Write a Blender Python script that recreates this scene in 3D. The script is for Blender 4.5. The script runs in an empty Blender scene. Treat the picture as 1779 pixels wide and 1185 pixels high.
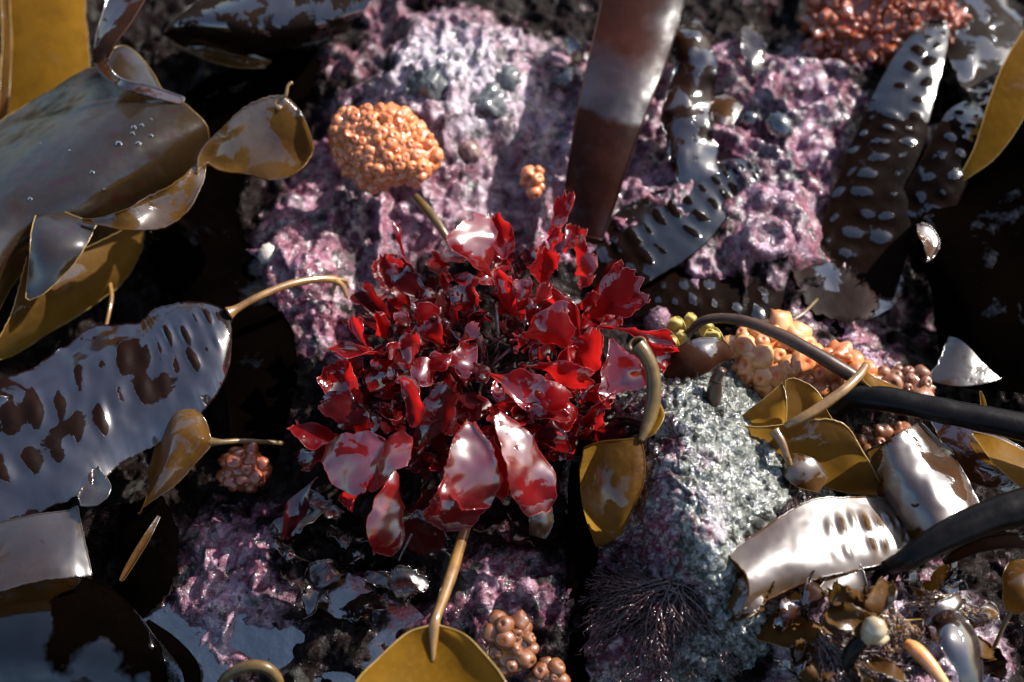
import bpy, math, random
import numpy as np
from mathutils import Vector, Matrix

R = math.radians
scene = bpy.context.scene
COL = scene.collection
random.seed(7)
rng = np.random.default_rng(7)

# ------------------------------------------------------------------ camera
PITCH = R(58)
LENS, SENSOR = 50.0, 36.0
PW, PH = 1779.0, 1185.0
FRAME_W = 0.50                                   # metres across the picture at the focal plane
DIST = FRAME_W * LENS / SENSOR
VIEW = Vector((0, math.cos(PITCH), -math.sin(PITCH)))
CAM = Vector((0, 0, 0.02)) - VIEW * DIST
cd = bpy.data.cameras.new('camera')
cam = bpy.data.objects.new('camera', cd)
COL.objects.link(cam)
cam.location = CAM
cam.rotation_euler = (math.pi / 2 - PITCH, 0, 0)
cd.lens = LENS; cd.sensor_width = SENSOR
cd.clip_start = 0.02; cd.clip_end = 2000
cd.dof.use_dof = True
cd.dof.focus_distance = DIST - 0.025
cd.dof.aperture_fstop = 5.0
scene.camera = cam

# ------------------------------------------------------------------ light
SUN_EL, SUN_AZ = R(38), R(62)                    # azimuth from +Y towards +X
world = bpy.data.worlds.new('World')
scene.world = world
world.use_nodes = True
wn = world.node_tree.nodes
sky = wn.new('ShaderNodeTexSky')
sky.sky_type = 'NISHITA'
sky.sun_disc = False
sky.sun_elevation = SUN_EL
sky.sun_rotation = SUN_AZ
sky.air_density = 1.0
sky.dust_density = 1.6
sky.ozone_density = 1.0
world.node_tree.links.new(sky.outputs[0], wn['Background'].inputs[0])
wn['Background'].inputs[1].default_value = 0.09
sd = bpy.data.lights.new('sun', 'SUN')
sd.energy = 5.0
sd.angle = R(0.6)
sd.color = (1.0, 0.96, 0.90)
sun = bpy.data.objects.new('sun', sd)
COL.objects.link(sun)
TO_SUN = Vector((math.cos(SUN_EL) * math.sin(SUN_AZ), math.cos(SUN_EL) * math.cos(SUN_AZ), math.sin(SUN_EL)))
sun.rotation_euler = TO_SUN.to_track_quat('Z', 'Y').to_euler()
sun.location = TO_SUN * 5

vs = scene.view_settings
vs.view_transform = 'Standard'; vs.look = 'None'
vs.exposure = 0.75; vs.gamma = 1.0; vs.use_curve_mapping = False
scene.cycles.use_denoising = True
scene.cycles.max_bounces = 5
scene.cycles.transparent_max_bounces = 8
scene.cycles.caustics_reflective = False
scene.cycles.caustics_refractive = False
scene.cycles.sample_clamp_indirect = 6

# ------------------------------------------------------------------ picture point -> place
RIGHT = Vector((1, 0, 0)); UP = RIGHT.cross(VIEW)
MMPX = FRAME_W / PW                              # metres per photograph pixel, about 0.28 mm
def P(px, py, z=0.0):
    """point on the horizontal plane z millimetres up that shows at a place in the picture"""
    d = VIEW * LENS + RIGHT * ((px - PW / 2) / PW * SENSOR) - UP * ((py - PH / 2) / PW * SENSOR)
    t = (z * 0.001 - CAM.z) / d.z
    return CAM + d * t
def px_size(p):
    return (p - CAM).dot(VIEW) / LENS * SENSOR / PW

# ------------------------------------------------------------------ noise
def _h(ix, iy, iz, seed):
    h = (ix.astype(np.int64) * 374761393 + iy.astype(np.int64) * 668265263 + iz.astype(np.int64) * 1274126177 + seed * 974711) & 0xffffffff
    h = ((h ^ (h >> 13)) * 1274126177) & 0xffffffff
    h = ((h ^ (h >> 16)) * 2246822519) & 0xffffffff
    return ((h ^ (h >> 15)) & 0xffff) / 32767.5 - 1.0
def vnoise(p, seed=0):
    p = np.asarray(p, float)
    i = np.floor(p); f = p - i; f = f * f * f * (f * (f * 6 - 15) + 10); i = i.astype(np.int64)
    out = 0
    for dx in (0, 1):
        for dy in (0, 1):
            for dz in (0, 1):
                w = (f[..., 0] if dx else 1 - f[..., 0]) * (f[..., 1] if dy else 1 - f[..., 1]) * (f[..., 2] if dz else 1 - f[..., 2])
                out = out + w * _h(i[..., 0] + dx, i[..., 1] + dy, i[..., 2] + dz, seed)
    return out
def fbm(p, octaves=4, seed=0, gain=.5):
    p = np.asarray(p, float); a = 1.0; s = 0; out = 0
    for k in range(octaves):
        out = out + a * vnoise(p * 2.03 ** k + k * 17.3, seed + k); s += a; a *= gain
    return out / s
def worley(p, seed=0):
    """distance to the nearest jittered cell point in the plane"""
    i = np.floor(p).astype(np.int64); best = np.full(p.shape[:-1], 9.0)
    for dx in (-1, 0, 1):
        for dy in (-1, 0, 1):
            cx, cy = i[..., 0] + dx, i[..., 1] + dy; z = np.zeros_like(cx)
            jx = cx + .5 + .45 * _h(cx, cy, z, seed); jy = cy + .5 + .45 * _h(cx, cy, z + 1, seed)
            best = np.minimum(best, np.hypot(p[..., 0] - jx, p[..., 1] - jy))
    return best

# ------------------------------------------------------------------ materials
def new_mat(name):
    m = bpy.data.materials.new(name); m.use_nodes = True
    nt = m.node_tree; b = nt.nodes['Principled BSDF']
    return m, nt, b
def N(nt, t, **kw):
    n = nt.nodes.new(t)
    for k, v in kw.items():
        if k.startswith('i_'):
            n.inputs[k[2:].replace('_', ' ')].default_value = v
        else: setattr(n, k, v)
    return n
def noise(nt, scale, detail=4, rough=.55, dist=0.0, vec=None, offset=None):
    n = N(nt, 'ShaderNodeTexNoise'); n.inputs['Scale'].default_value = scale
    n.inputs['Detail'].default_value = detail; n.inputs['Roughness'].default_value = rough; n.inputs['Distortion'].default_value = dist
    if vec is None:
        tc = N(nt, 'ShaderNodeTexCoord'); vec = tc.outputs['Object']
    if offset:
        mp = N(nt, 'ShaderNodeMapping'); mp.inputs['Location'].default_value = (offset, offset * .7, offset * 1.3); nt.links.new(vec, mp.inputs[0]); vec = mp.outputs[0]
    nt.links.new(vec, n.inputs['Vector'])
    return n.outputs['Fac']
def ramp(nt, fac, stops, interp='LINEAR'):
    r = N(nt, 'ShaderNodeValToRGB'); r.color_ramp.interpolation = interp
    e = r.color_ramp.elements
    while len(e) < len(stops): e.new(.5)
    for q, (p, c) in zip(e, stops):
        q.position = p; q.color = (*c, 1) if not isinstance(c, (int, float)) else (c, c, c, 1)
    nt.links.new(fac, r.inputs[0])
    return r.outputs[0]
def mix(nt, fac, a, b, mode='MIX'):
    n = N(nt, 'ShaderNodeMix', data_type='RGBA', blend_type=mode)
    for s, v in ((n.inputs[0], fac), (n.inputs[6], a), (n.inputs[7], b)):
        if isinstance(v, bpy.types.NodeSocket): nt.links.new(v, s)
        elif isinstance(v, (int, float)): s.default_value = v
        else: s.default_value = (*v, 1)
    return n.outputs[2]
def math_(nt, op, a, b=None, clamp=False):
    n = N(nt, 'ShaderNodeMath', operation=op, use_clamp=clamp)
    for s, v in zip(n.inputs, (a, b)):
        if v is None: continue
        if isinstance(v, bpy.types.NodeSocket): nt.links.new(v, s)
        else: s.default_value = v
    return n.outputs[0]
def attr(nt, name):
    return N(nt, 'ShaderNodeAttribute', attribute_name=name).outputs['Fac']
def bump(nt, h, strength, dist, normal=None):
    b = N(nt, 'ShaderNodeBump'); b.inputs['Strength'].default_value = strength; b.inputs['Distance'].default_value = dist
    nt.links.new(h, b.inputs['Height'])
    if normal: nt.links.new(normal, b.inputs['Normal'])
    return b.outputs[0]

def rock_material(name, fresh, glint=.6, gior=1.6, bareglint=.06, crough=.14):
    m, nt, b = new_mat(name); L = nt.links.new
    crust = attr(nt, 'crust'); pale = attr(nt, 'pale')
    big = noise(nt, 34, 4, .62, .8)
    med = noise(nt, 120, 4, .65, .5, offset=3.1)
    fine = noise(nt, 480, 3, .65, offset=7.7)
    bare = ramp(nt, med, [(.3, fresh[0]), (.5, fresh[1]), (.70, fresh[2])])
    bare = mix(nt, ramp(nt, fine, [(.50, 0.0), (.66, .5)]), bare, fresh[3])
    # coralline crust: lilac, rose and bleached patches
    lil = ramp(nt, med, [(.30, (.04, .011, .02)), (.42, (.13, .045, .078)), (.54, (.25, .13, .19)), (.70, (.48, .35, .43))])
    rose = ramp(nt, fine, [(.32, (.04, .008, .012)), (.48, (.15, .038, .062)), (.70, (.36, .16, .22))])
    crustc = mix(nt, ramp(nt, big, [(.46, 1.0), (.58, 0.0)]), lil, rose)
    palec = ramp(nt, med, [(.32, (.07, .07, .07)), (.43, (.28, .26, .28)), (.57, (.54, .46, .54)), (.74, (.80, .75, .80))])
    vo = N(nt, 'ShaderNodeTexVoronoi'); vo.inputs['Scale'].default_value = 62
    tc = N(nt, 'ShaderNodeTexCoord'); dn = N(nt, 'ShaderNodeTexNoise'); dn.inputs['Scale'].default_value = 70; dn.inputs['Detail'].default_value = 3
    L(tc.outputs['Object'], dn.inputs['Vector']); va = N(nt, 'ShaderNodeVectorMath', operation='MULTIPLY_ADD')
    L(dn.outputs['Color'], va.inputs[0]); va.inputs[1].default_value = (.03, .03, .03); L(tc.outputs['Object'], va.inputs[2]); L(va.outputs[0], vo.inputs['Vector'])
    sepc = N(nt, 'ShaderNodeSeparateColor'); L(vo.outputs['Color'], sepc.inputs[0])
    tint = ramp(nt, sepc.outputs[0], [(0.0, (1.0, 1.0, 1.0)), (.3, (.62, .42, .50)), (.48, (1.35, 1.32, 1.36)), (.68, (.30, .22, .26)), (.82, (.95, .75, .86))], 'CONSTANT')
    crustc = mix(nt, .8, crustc, tint, 'MULTIPLY')
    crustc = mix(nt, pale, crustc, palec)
    sel = math_(nt, 'ADD', math_(nt, 'MULTIPLY', big, .5), math_(nt, 'ADD', math_(nt, 'MULTIPLY', med, .35), math_(nt, 'MULTIPLY', fine, .2)))
    edge = math_(nt, 'MULTIPLY', math_(nt, 'SUBTRACT', crust, sel), 9, True)
    col = mix(nt, edge, bare, crustc)
    # dark pits, tufts and grains that dot the crust
    col = mix(nt, ramp(nt, noise(nt, 170, 3, .6, .4, offset=11.0), [(.57, 0.0), (.61, .9)]), col, (.014, .012, .011))
    col = mix(nt, ramp(nt, noise(nt, 60, 3, .6, .6, offset=14.0), [(.62, 0.0), (.65, .85)]), col, (.035, .034, .031))
    L(col, b.inputs['Base Color'])
    b.inputs['Roughness'].default_value = .6
    L(ramp(nt, edge, [(0.0, .04), (1.0, .35)]), b.inputs['Specular IOR Level'])
    cw = ramp(nt, noise(nt, 150, 2, .65, offset=5.0), [(.44, 0.0), (.56, glint)])
    L(math_(nt, 'MULTIPLY', cw, math_(nt, 'ADD', math_(nt, 'MULTIPLY', edge, 1 - bareglint), bareglint)), b.inputs['Coat Weight']); b.inputs['Coat Roughness'].default_value = crough; b.inputs['Coat IOR'].default_value = gior
    n1 = bump(nt, med, .8, .0022)
    n2 = bump(nt, fine, .8, .0009, n1)
    L(n2, b.inputs['Normal'])
    n3 = bump(nt, noise(nt, 620, 2, .6, offset=2.0), 1.0, .0012, bump(nt, fine, .8, .0012))
    L(n3, b.inputs['Coat Normal'])
    return m
ROCK = rock_material('encrusted_rock', ((.002, .0013, .0012), (.0045, .0026, .0024), (.012, .007, .0065), (.022, .012, .012)), 1.0, 2.2)
GREY_ROCK = rock_material('grey_green_rock', ((.02, .022, .02), (.08, .086, .072), (.22, .23, .195), (.58, .59, .56)), 1.0, 2.6, 1.0, .13)

def blade_material(name, dark, mid, trans, tfac, wet=(.44, .50), wscale=38, ior=2.3, crough=.10, spots=None, seed=0.0, dry_rough=.5, spec=.12, crest=0.0):
    """wet kelp blade: opaque-brown skin, light coming through, a broken film of water that mirrors the sky"""
    m, nt, b = new_mat(name); L = nt.links.new
    a = noise(nt, 22, 4, .6, offset=seed + 1.0); f = noise(nt, 420, 3, .6, offset=seed + 2.0)
    col = ramp(nt, a, [(.32, dark), (.68, mid)])
    col = mix(nt, ramp(nt, f, [(.5, 0.0), (.8, .35)]), col, tuple(min(1, c * 1.7) for c in mid))
    if crest: cr_ = attr(nt, 'crest')
    if spots: col = mix(nt, ramp(nt, noise(nt, 75, 5, .65, .5, offset=seed + 4.0), [(.57, 0.0), (.60, 1.0)]), col, spots)
    L(col, b.inputs['Base Color'])
    b.inputs['Roughness'].default_value = dry_rough
    b.inputs['Specular IOR Level'].default_value = spec
    w = noise(nt, wscale, 5, .58, .35, offset=seed + 6.0)
    if crest: w = math_(nt, 'ADD', math_(nt, 'MULTIPLY', math_(nt, 'SUBTRACT', w, .5), 1.7), math_(nt, 'MULTIPLY', cr_, crest))
    w = ramp(nt, w, [(wet[0], 0.0), (wet[1], 1.0)])
    L(w, b.inputs['Coat Weight'])
    b.inputs['Coat IOR'].default_value = ior
    L(ramp(nt, noise(nt, 50, 2, offset=seed + 3.3), [(.3, crough * .6), (.7, crough * 1.4)]), b.inputs['Coat Roughness'])
    h = noise(nt, 160, 3, .5, offset=seed + 9.0)
    L(bump(nt, h, .25, .0008), b.inputs['Normal'])
    L(bump(nt, math_(nt, 'ADD', noise(nt, 45, 2, .5, offset=seed + 8.0), math_(nt, 'MULTIPLY', w, .12)), .35, .004), b.inputs['Coat Normal'])
    if tfac > 0:
        t = N(nt, 'ShaderNodeBsdfTranslucent'); t.inputs[0].default_value = (*trans, 1)
        tm = mix(nt, ramp(nt, a, [(.3, .55), (.7, 1.0)]), (0, 0, 0), trans); L(tm, t.inputs[0])
        ms = N(nt, 'ShaderNodeMixShader'); L(b.outputs[0], ms.inputs[1]); L(t.outputs[0], ms.inputs[2]); ms.inputs[0].default_value = tfac
        L(ms.outputs[0], nt.nodes['Material Output'].inputs[0])
    return m

KELP_DARK = blade_material('dark_brown_kelp', (.006, .003, .002), (.016, .007, .003), (.10, .035, .008), .12, wet=(.50, .53), ior=3.0, crough=.05, seed=1.0, wscale=60)
KELP_BLISTER = blade_material('blistered_kelp', (.003, .0016, .0012), (.010, .004, .0025), (.04, .013, .004), .04, wet=(.26, .34), ior=2.3, crough=.2, seed=31.0, wscale=70, crest=.62, spec=.03)
KELP_PALE = blade_material('pale_blistered_kelp', (.05, .022, .006), (.10, .045, .012), (.4, .2, .03), .15, wet=(.06, .12), ior=2.7, crough=.38, seed=35.0, wscale=60, crest=.5)
KELP_BOWL = blade_material('glossy_tan_kelp', (.06, .028, .006), (.15, .075, .017), (.5, .26, .04), .4, wet=(.47, .50), ior=3.0, crough=.14, seed=33.0, wscale=44)
KELP_HONEY = blade_material('honey_kelp', (.05, .02, .005), (.22, .11, .02), (.8, .42, .06), .45, wet=(.54, .57), ior=2.4, crough=.2, seed=37.0, wscale=40)
KELP_BROAD = blade_material('broad_olive_kelp', (.014, .008, .003), (.034, .019, .007), (.26, .13, .03), .22, wet=(.38, .52), ior=2.3, crough=.2, seed=3.0, wscale=13, spots=(.03, .008, .004))
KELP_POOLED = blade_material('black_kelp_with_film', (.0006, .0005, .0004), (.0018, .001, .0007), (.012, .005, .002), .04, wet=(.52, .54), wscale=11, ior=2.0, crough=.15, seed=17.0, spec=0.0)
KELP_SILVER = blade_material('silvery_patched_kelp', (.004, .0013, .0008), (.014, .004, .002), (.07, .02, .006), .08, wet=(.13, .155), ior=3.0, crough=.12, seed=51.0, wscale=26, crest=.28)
KELP_SHADE_BLACK = blade_material('blackish_kelp_and_shade', (.0006, .0005, .0004), (.0018, .001, .0007), (.012, .005, .002), .04, wet=(.60, .66), wscale=30, ior=1.7, crough=.2, seed=12.0, spec=0.0)  # black kelp skin, also the shade colour of the added gap sheets
KELP_GREY = blade_material('film_wet_kelp', (.022, .011, .005), (.05, .026, .011), (.30, .14, .03), .22, wet=(.36, .41), ior=2.6, crough=.22, seed=3.0, wscale=22)
KELP_SPOT = blade_material('patchy_wet_kelp', (.007, .0022, .0012), (.022, .006, .0025), (.10, .03, .008), .10, wet=(.46, .48), ior=2.9, crough=.12, seed=5.0, wscale=36)
KELP_WHITE = blade_material('sunlit_wet_kelp', (.025, .010, .003), (.07, .026, .007), (.35, .16, .025), .15, wet=(.45, .47), ior=2.8, crough=.30, seed=7.0, wscale=46)
KELP_TAN = blade_material('tan_kelp', (.07, .032, .007), (.16, .08, .018), (.55, .28, .04), .45, wet=(.56, .59), ior=2.8, crough=.08, seed=8.0)
KELP_GOLD = blade_material('golden_kelp', (.16, .072, .006), (.30, .145, .012), (.75, .40, .035), .5, wet=(.62, .70), ior=1.7, crough=.25, seed=9.0, dry_rough=.4)
KELP_BROWN = blade_material('red_brown_kelp', (.018, .006, .003), (.05, .015, .006), (.22, .07, .014), .2, wet=(.50, .53), ior=3.2, crough=.07, seed=10.0, wscale=34)
RED = blade_material('red_alga_blade', (.07, .002, .003), (.21, .005, .007), (.85, .02, .018), .5, wet=(.53, .55), ior=3.2, crough=.08, seed=2.0, wscale=55, dry_rough=.3, spec=.2)
RED_WET = blade_material('wet_red_alga_blade', (.10, .003, .004), (.25, .009, .010), (.85, .025, .02), .4, wet=(.43, .45), ior=3.2, crough=.16, seed=21.0, wscale=46, dry_rough=.3, spec=.2)
RED_SHEEN = blade_material('sheeny_red_alga_blade', (.09, .003, .004), (.22, .010, .012), (.8, .03, .025), .35, wet=(.44, .455), ior=3.4, crough=.22, seed=23.0, wscale=40, dry_rough=.3, spec=.2)
RED_DARK = blade_material('dark_red_alga_blade', (.016, .0012, .0018), (.06, .003, .004), (.42, .010, .010), .35, wet=(.52, .545), ior=2.9, crough=.05, seed=4.0, wscale=60, dry_rough=.3)
def stipe_material(name, c0, c1, ior=1.5, rough=.22, scale=90, coat=.7):
    m, nt, b = new_mat(name); L = nt.links.new
    L(ramp(nt, noise(nt, scale, 5, .6), [(.32, c0), (.7, c1)]), b.inputs['Base Color'])
    b.inputs['Roughness'].default_value = .42; b.inputs['Specular IOR Level'].default_value = .5 * coat; b.inputs['Coat Weight'].default_value = coat
    b.inputs['Coat IOR'].default_value = ior; b.inputs['Coat Roughness'].default_value = rough
    L(bump(nt, noise(nt, 300, 4, .6), .35, .0006), b.inputs['Normal'])
    return m
STIPE_BLACK = stipe_material('black_stipe', (.0015, .0013, .0013), (.010, .007, .0062), 1.36, .22, 150, coat=.3)
STIPE_BROWN = stipe_material('brown_stipe', (.03, .014, .008), (.09, .042, .018), 1.6)
STIPE_TAN = stipe_material('tan_stipe', (.13, .06, .013), (.34, .18, .05), 2.2, .14)
STIPE_PALE = stipe_material('pale_bulb', (.32, .22, .10), (.62, .52, .36), 2.4, .2)
STIPE_RED = stipe_material('dark_red_branch', (.014, .002, .003), (.05, .004, .005), 2.6, .05)
STIPE_OLIVE = stipe_material('olive_stipe', (.07, .042, .012), (.18, .105, .03), 1.5, .25)
STIPE_LONG = stipe_material('red_brown_stipe', (.022, .006, .004), (.055, .014, .008), 1.9, .26, 40)
STRAP = blade_material('sheeny_red_brown_strap', (.012, .0035, .002), (.04, .010, .006), (.16, .04, .015), .1, wet=(.12, .62), wscale=16, ior=2.3, crough=.26, seed=41.0, crest=.55)
FILA_TAN = stipe_material('golden_brown_filament', (.10, .045, .02), (.28, .15, .07), 3.0, .12)
FILA = stipe_material('dark_filament', (.03, .008, .009), (.07, .018, .018), 2.0, .15)
def flesh_material(name, c0, c1, c2):
    m, nt, b = new_mat(name); L = nt.links.new
    d = attr(nt, 'dimple')
    col = ramp(nt, noise(nt, 60, 4, .6), [(.35, c0), (.65, c1)])
    oi = N(nt, 'ShaderNodeObjectInfo')
    col = mix(nt, math_(nt, 'MULTIPLY', oi.outputs['Random'], .4), col, tuple(c * k for c, k in zip(c0, (.75, .55, .45))))
    col = mix(nt, d, col, c2)
    L(col, b.inputs['Base Color']); b.inputs['Roughness'].default_value = .35
    b.inputs['Subsurface Weight'].default_value = .35; b.inputs['Subsurface Radius'].default_value = (.006, .0022, .001); b.inputs['Subsurface Scale'].default_value = .5
    b.inputs['Coat Weight'].default_value = 1; b.inputs['Coat IOR'].default_value = 1.8; b.inputs['Coat Roughness'].default_value = .08
    L(bump(nt, noise(nt, 420, 3), .3, .0006), b.inputs['Normal'])
    return m
ORANGE = flesh_material('orange_tunicate', (.66, .20, .05), (.84, .36, .13), (.62, .07, .01))
ORANGE_BR = flesh_material('pale_orange_tunicate', (.80, .30, .07), (.92, .55, .25), (.80, .12, .012))
ORANGE_DK = flesh_material('brown_orange_tunicate', (.19, .06, .018), (.34, .13, .045), (.17, .04, .012))
RUST = flesh_material('rust_sponge', (.26, .055, .018), (.50, .13, .04), (.10, .018, .008))
def plain_material(name, c0, c1, scale=200, rough=.35, coat=.5, cior=1.5):
    m, nt, b = new_mat(name); L = nt.links.new
    L(ramp(nt, noise(nt, scale, 4, .6), [(.35, c0), (.68, c1)]), b.inputs['Base Color'])
    b.inputs['Roughness'].default_value = rough; b.inputs['Coat Weight'].default_value = coat; b.inputs['Coat IOR'].default_value = cior; b.inputs['Coat Roughness'].default_value = .1
    L(bump(nt, noise(nt, scale * 2, 4, .6), .4, .0006), b.inputs['Normal'])
    return m
SHELL_PINK = plain_material('pink_shell', (.40, .16, .22), (.62, .36, .44))
SHELL_DARK = plain_material('dark_shell', (.010, .012, .014), (.03, .034, .038), coat=1, cior=2.4)
SHELL_PALE = plain_material('pale_shell', (.45, .38, .32), (.68, .62, .56))
STONE = plain_material('grey_stone', (.022, .024, .025), (.11, .115, .118), 320, .45, .8, 1.7)
YELLOW = plain_material('yellow_weed', (.55, .40, .08), (.78, .62, .20), 90)
def water_material():
    m, nt, b = new_mat('pool_water'); L = nt.links.new
    nt.nodes.remove(b)
    t = N(nt, 'ShaderNodeBsdfTransparent'); t.inputs[0].default_value = (.86, .9, .9, 1)
    g = N(nt, 'ShaderNodeBsdfGlossy'); g.inputs['Roughness'].default_value = .22; g.inputs[0].default_value = (1, 1, 1, 1)
    fr = N(nt, 'ShaderNodeFresnel'); fr.inputs[0].default_value = 3.6
    h = bump(nt, noise(nt, 70, 3, .5), .5, .003); L(h, g.inputs['Normal']); L(h, fr.inputs['Normal'])
    ms = N(nt, 'ShaderNodeMixShader'); L(fr.outputs[0], ms.inputs[0]); L(t.outputs[0], ms.inputs[1]); L(g.outputs[0], ms.inputs[2])
    L(ms.outputs[0], nt.nodes['Material Output'].inputs[0])
    return m
WATER = water_material()
RIM_TAN = stipe_material('pale_tan_margin', (.20, .11, .022), (.42, .26, .07), 1.6, .2)
RIM_RED = stipe_material('light_red_margin', (.25, .008, .008), (.45, .03, .025), 2.2, .1)
RIMS = {k: RIM_TAN for k in ('tan_kelp', 'golden_kelp', 'broad_olive_kelp')}
RIMS.update({k: RIM_RED for k in ('red_alga_blade', 'wet_red_alga_blade', 'sheeny_red_alga_blade')})

# ------------------------------------------------------------------ mesh helpers
def mesh_np(name, verts, faces, attrs=None, mats=None, smooth=True):
    """faces: int array (n, 4) or list of tuples"""
    me = bpy.data.meshes.new(name)
    verts = np.asarray(verts, np.float32)
    if isinstance(faces, np.ndarray):
        n, k = faces.shape
        me.vertices.add(len(verts)); me.vertices.foreach_set('co', verts.ravel())
        me.loops.add(n * k); me.loops.foreach_set('vertex_index', faces.astype(np.int32).ravel())
        me.polygons.add(n); me.polygons.foreach_set('loop_start', np.arange(0, n * k, k, dtype=np.int32))
        me.update(calc_edges=True); me.validate()
    else:
        me.from_pydata([tuple(v) for v in verts], [], faces)
    for an, av in (attrs or {}).items():
        a = me.attributes.new(an, 'FLOAT', 'POINT'); a.data.foreach_set('value', np.asarray(av, np.float32).ravel())
    for m in (mats or []): me.materials.append(m)
    if smooth: me.polygons.foreach_set('use_smooth', np.ones(len(me.polygons), bool))
    return me
def link(name, me, parent=None):
    o = bpy.data.objects.new(name, me); COL.objects.link(o)
    if parent is not None:
        o.parent = parent
        o.matrix_parent_inverse = parent.matrix_basis.inverted()
    return o
def tag(o, label=None, cat=None, group=None, kind=None):
    for k, v in (('label', label), ('category', cat), ('group', group), ('kind', kind)):
        if v: o[k] = v
    return o
def thing(name, loc, label, cat, group=None):
    o = bpy.data.objects.new(name, None); COL.objects.link(o)
    o.location = loc; o.empty_display_size = .01
    bpy.context.view_layer.update() if False else None
    return tag(o, label, cat, group)

class Geo:
    def __init__(s): s.v = []; s.f = []; s.n = 0
    def add(s, verts, quads):
        verts = np.asarray(verts).reshape(-1, 3); s.v.append(verts); s.f.append(np.asarray(quads) + s.n); s.n += len(verts)
    def mesh(s, name, mat): return mesh_np(name, np.concatenate(s.v), np.concatenate(s.f), mats=[mat])
def grid_quads(nu, nv, wrap=False):
    i = np.arange(nu - 1)[:, None]; j = np.arange(nv if wrap else nv - 1)[None]
    j2 = (j + 1) % nv
    return np.stack([i * nv + j, (i + 1) * nv + j, (i + 1) * nv + j2, i * nv + j2], -1).reshape(-1, 4)
def catmull(A, n):
    A = np.asarray(A, float); k = len(A)
    A = np.concatenate([[2 * A[0] - A[1]], A, [2 * A[-1] - A[-2]]])
    t = np.linspace(0, k - 1, n); i = np.minimum(t.astype(int), k - 2); f = (t - i).reshape((-1,) + (1,) * (A.ndim - 1))
    p0, p1, p2, p3 = A[i], A[i + 1], A[i + 2], A[i + 3]
    return .5 * (2 * p1 + (p2 - p0) * f + (2 * p0 - 5 * p1 + 4 * p2 - p3) * f ** 2 + (3 * p1 - p0 - 3 * p2 + p3) * f ** 3)
def normals(G):
    du = np.gradient(G, axis=0); dv = np.gradient(G, axis=1)
    n = np.cross(du, dv); n /= np.linalg.norm(n, axis=-1, keepdims=True) + 1e-12
    if n[..., 2].mean() < 0: n = -n
    return n
SEED = [0]
def sweep(geo, pts, rad, sides=8, cap=True):
    """tube along points (world metres)"""
    pts = np.asarray(pts, float); rad = np.asarray(rad, float); n = len(pts)
    t = np.gradient(pts, axis=0); t /= np.linalg.norm(t, axis=1, keepdims=True) + 1e-12
    up = np.array([.13, .31, .94]); a = np.cross(t, up)
    bad = np.linalg.norm(a, axis=1) < .05; a[bad] = np.cross(t[bad], [1, 0, 0])
    a /= np.linalg.norm(a, axis=1, keepdims=True); b = np.cross(t, a)
    th = np.linspace(0, 2 * math.pi, sides, endpoint=False)
    ring = pts[:, None] + rad[:, None, None] * (a[:, None] * np.cos(th)[None, :, None] + b[:, None] * np.sin(th)[None, :, None])
    if cap:
        ring = np.concatenate([pts[:1, None] + 0 * ring[:1], ring, pts[-1:, None] + 0 * ring[-1:]])
    geo.add(ring, grid_quads(len(ring), sides, True))
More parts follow.
